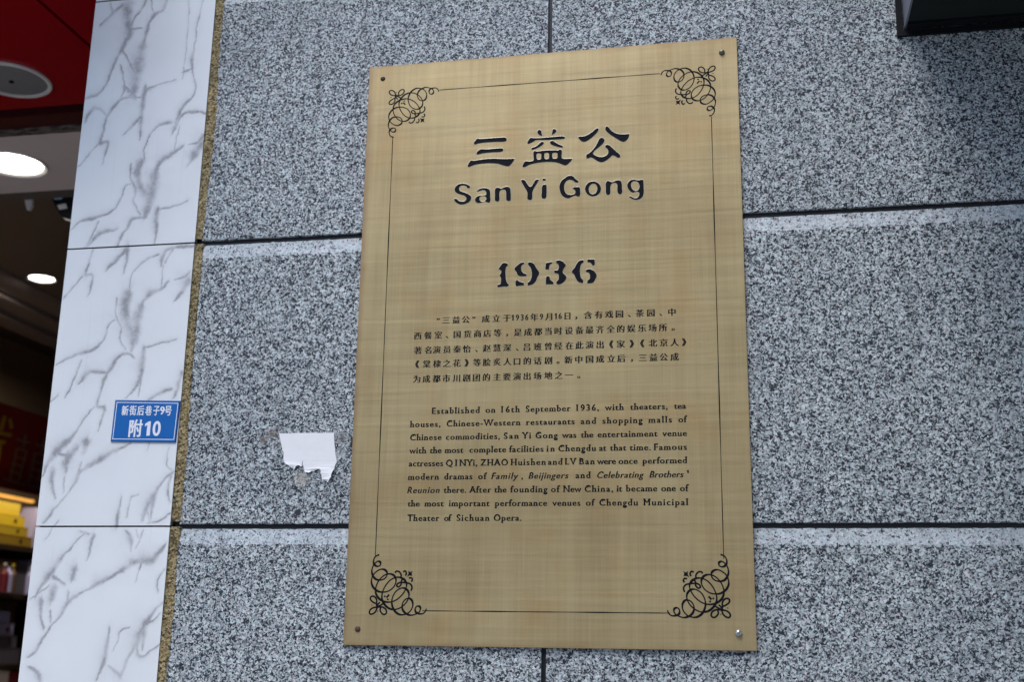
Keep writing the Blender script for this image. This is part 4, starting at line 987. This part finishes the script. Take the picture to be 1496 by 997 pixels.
z = goods('gift_box', -12, 13.5, 894, 912, -3.06, .2, 'violet_card', 'topmost bright pale violet box of the lower stack', g2, z0=z+.001)
goods('red_packet', 8, 32, 984, 1012, -3.0, .2, 'red_card', 'red packet at the bottom left corner of the picture', None, 'packet')
goods('red_packet', -14, 10, 983, 1012, -2.99, .2, 'ceil_white', 'pale cream packet beside the red packet at the bottom left', None, 'packet')
# bottles and small packets filling the shelves further along
def bottle(px, pyb, h, rad, Xf, zb, m, mcap, label, grp):
    p = at_side(px, pyb, Xf); o = empty('bottle', (Xf, float(p[1]), zb), label, 'bottle', grp)
    prof = [(rad, zb), (rad, zb+h*.62), (rad*.55, zb+h*.74), (rad*.32, zb+h*.80), (rad*.32, zb+h*.9)]
    def lathe(pr, mat, nm):
        V = []; Fc = []; n = 14
        for rr, z in pr: V += [(Xf+rr*math.cos(k*2*math.pi/n), float(p[1])+rr*math.sin(k*2*math.pi/n), z) for k in range(n)]
        for q in range(len(pr)-1):
            for k in range(n): j = (k+1) % n; Fc.append((q*n+k, q*n+j, (q+1)*n+j, (q+1)*n+k))
        Fc.append(tuple((len(pr)-1)*n+k for k in range(n))); return mk(nm, V, Fc, mat, o, smooth=False)
    lathe(prof, M[m], 'body'); lathe([(rad*.36, zb+h*.9), (rad*.36, zb+h)], M[mcap], 'cap')
g3 = 'small bottles on the second shelf'
for k, (px, m, c_) in enumerate(((3,'red_card','white_plastic'), (9,'violet_card','black_plastic'), (15,'brown_card','yellow_card'), (42,'violet_card','white_plastic'), (48,'red_card','yellow_card'))):
    bottle(px, 868, .14, .022, -2.98+.0*k, zs2+.001, m, c_, ('red bottle with white cap leftmost on the second shelf', 'pale violet bottle with black cap on the second shelf', 'brown bottle with yellow cap on the second shelf', 'pale violet bottle with white cap at the right of the second shelf', 'red bottle with yellow cap beside the marble pillar edge')[k], g3)
# warm strip lamp under the header board, lighting the top shelf
def strip(px, py, ln, e_, col_, nm, lab, Xs):
    p = at_side(px, py, Xs); o = empty(nm, tuple(p), lab, 'strip light')
    bx('tube', p[0]-.012, p[0]+.012, p[1]-ln/2, p[1]+ln/2, p[2], p[2]+.015, emit('lit tube '+nm, (*col_, 1), .22), o)
    return o
strip(-22, 722, .8, 2, (1,.50,.10), 'shelf_tube', 'warm lit tube above the top shelf with the yellow boxes', -3.12)
ld = bpy.data.lights.new('shelf_tube_lamp', 'AREA'); ld.shape = 'RECTANGLE'; ld.size = .1; ld.size_y = 1.2; ld.energy = .30; ld.color = (1,.78,.48)
lo = bpy.data.objects.new('shelf_tube_lamp', ld); COL.objects.link(lo); lo.parent = bpy.data.objects['shelf_tube']; lo.location = (0.14, 0, -.01); lo.rotation_euler = (0, math.radians(20), 0)

# device hanging at the end of the white ceiling
Yd = yw1+.07
def dv(x, y, Y=Yd): return on_wall(x/7.67, 200+y/7.67, Y)
dvr = empty('hanging_device', tuple(dv(700, 600)), 'black wedge shaped device with pale blue label under the ceiling edge', 'device')
def prism(pts, Y0, Y1, mat, name, parent):
    P = [on_wall(x/7.67, 200+y/7.67, Y0) for x, y in pts]; n = len(P)
    V = [tuple(p) for p in P]+[(p[0], Y1, p[2]) for p in P]
    Fc = [tuple(range(n)), tuple(range(2*n-1, n-1, -1))]+[(i, i+n, (i+1) % n+n, (i+1) % n) for i in range(n)]
    return mk(name, V, Fc, mat, parent)
prism([(560,630),(700,595),(900,580),(900,930),(790,930),(740,920),(690,895),(620,780)], Yd, Yd+.10, M['black_plastic'], 'housing', dvr)
M['blue_label'] = plain('pale blue label', (.50,.78,.95,1), .5)
prism([(600,652),(690,650),(695,695),(605,700)], Yd-.002, Yd-.0005, M['blue_label'], 'label_plate', dvr)
prism([(640,765),(735,745),(752,800),(665,815)], Yd-.002, Yd-.0005, M['white_plastic'], 'label_plate', dvr)
prism([(700,905),(800,930),(795,945),(740,935)], Yd-.004, Yd-.001, M['white_plastic'], 'lens_rim', dvr)
brk = prism([(265,640),(370,635),(360,760),(330,815),(300,815),(280,740)], Yd+.01, Yd+.02, M['white_plastic'], 'bracket', None)
tag(brk, 'small pale bracket hanging under the white ceiling edge beside the device', 'bracket')
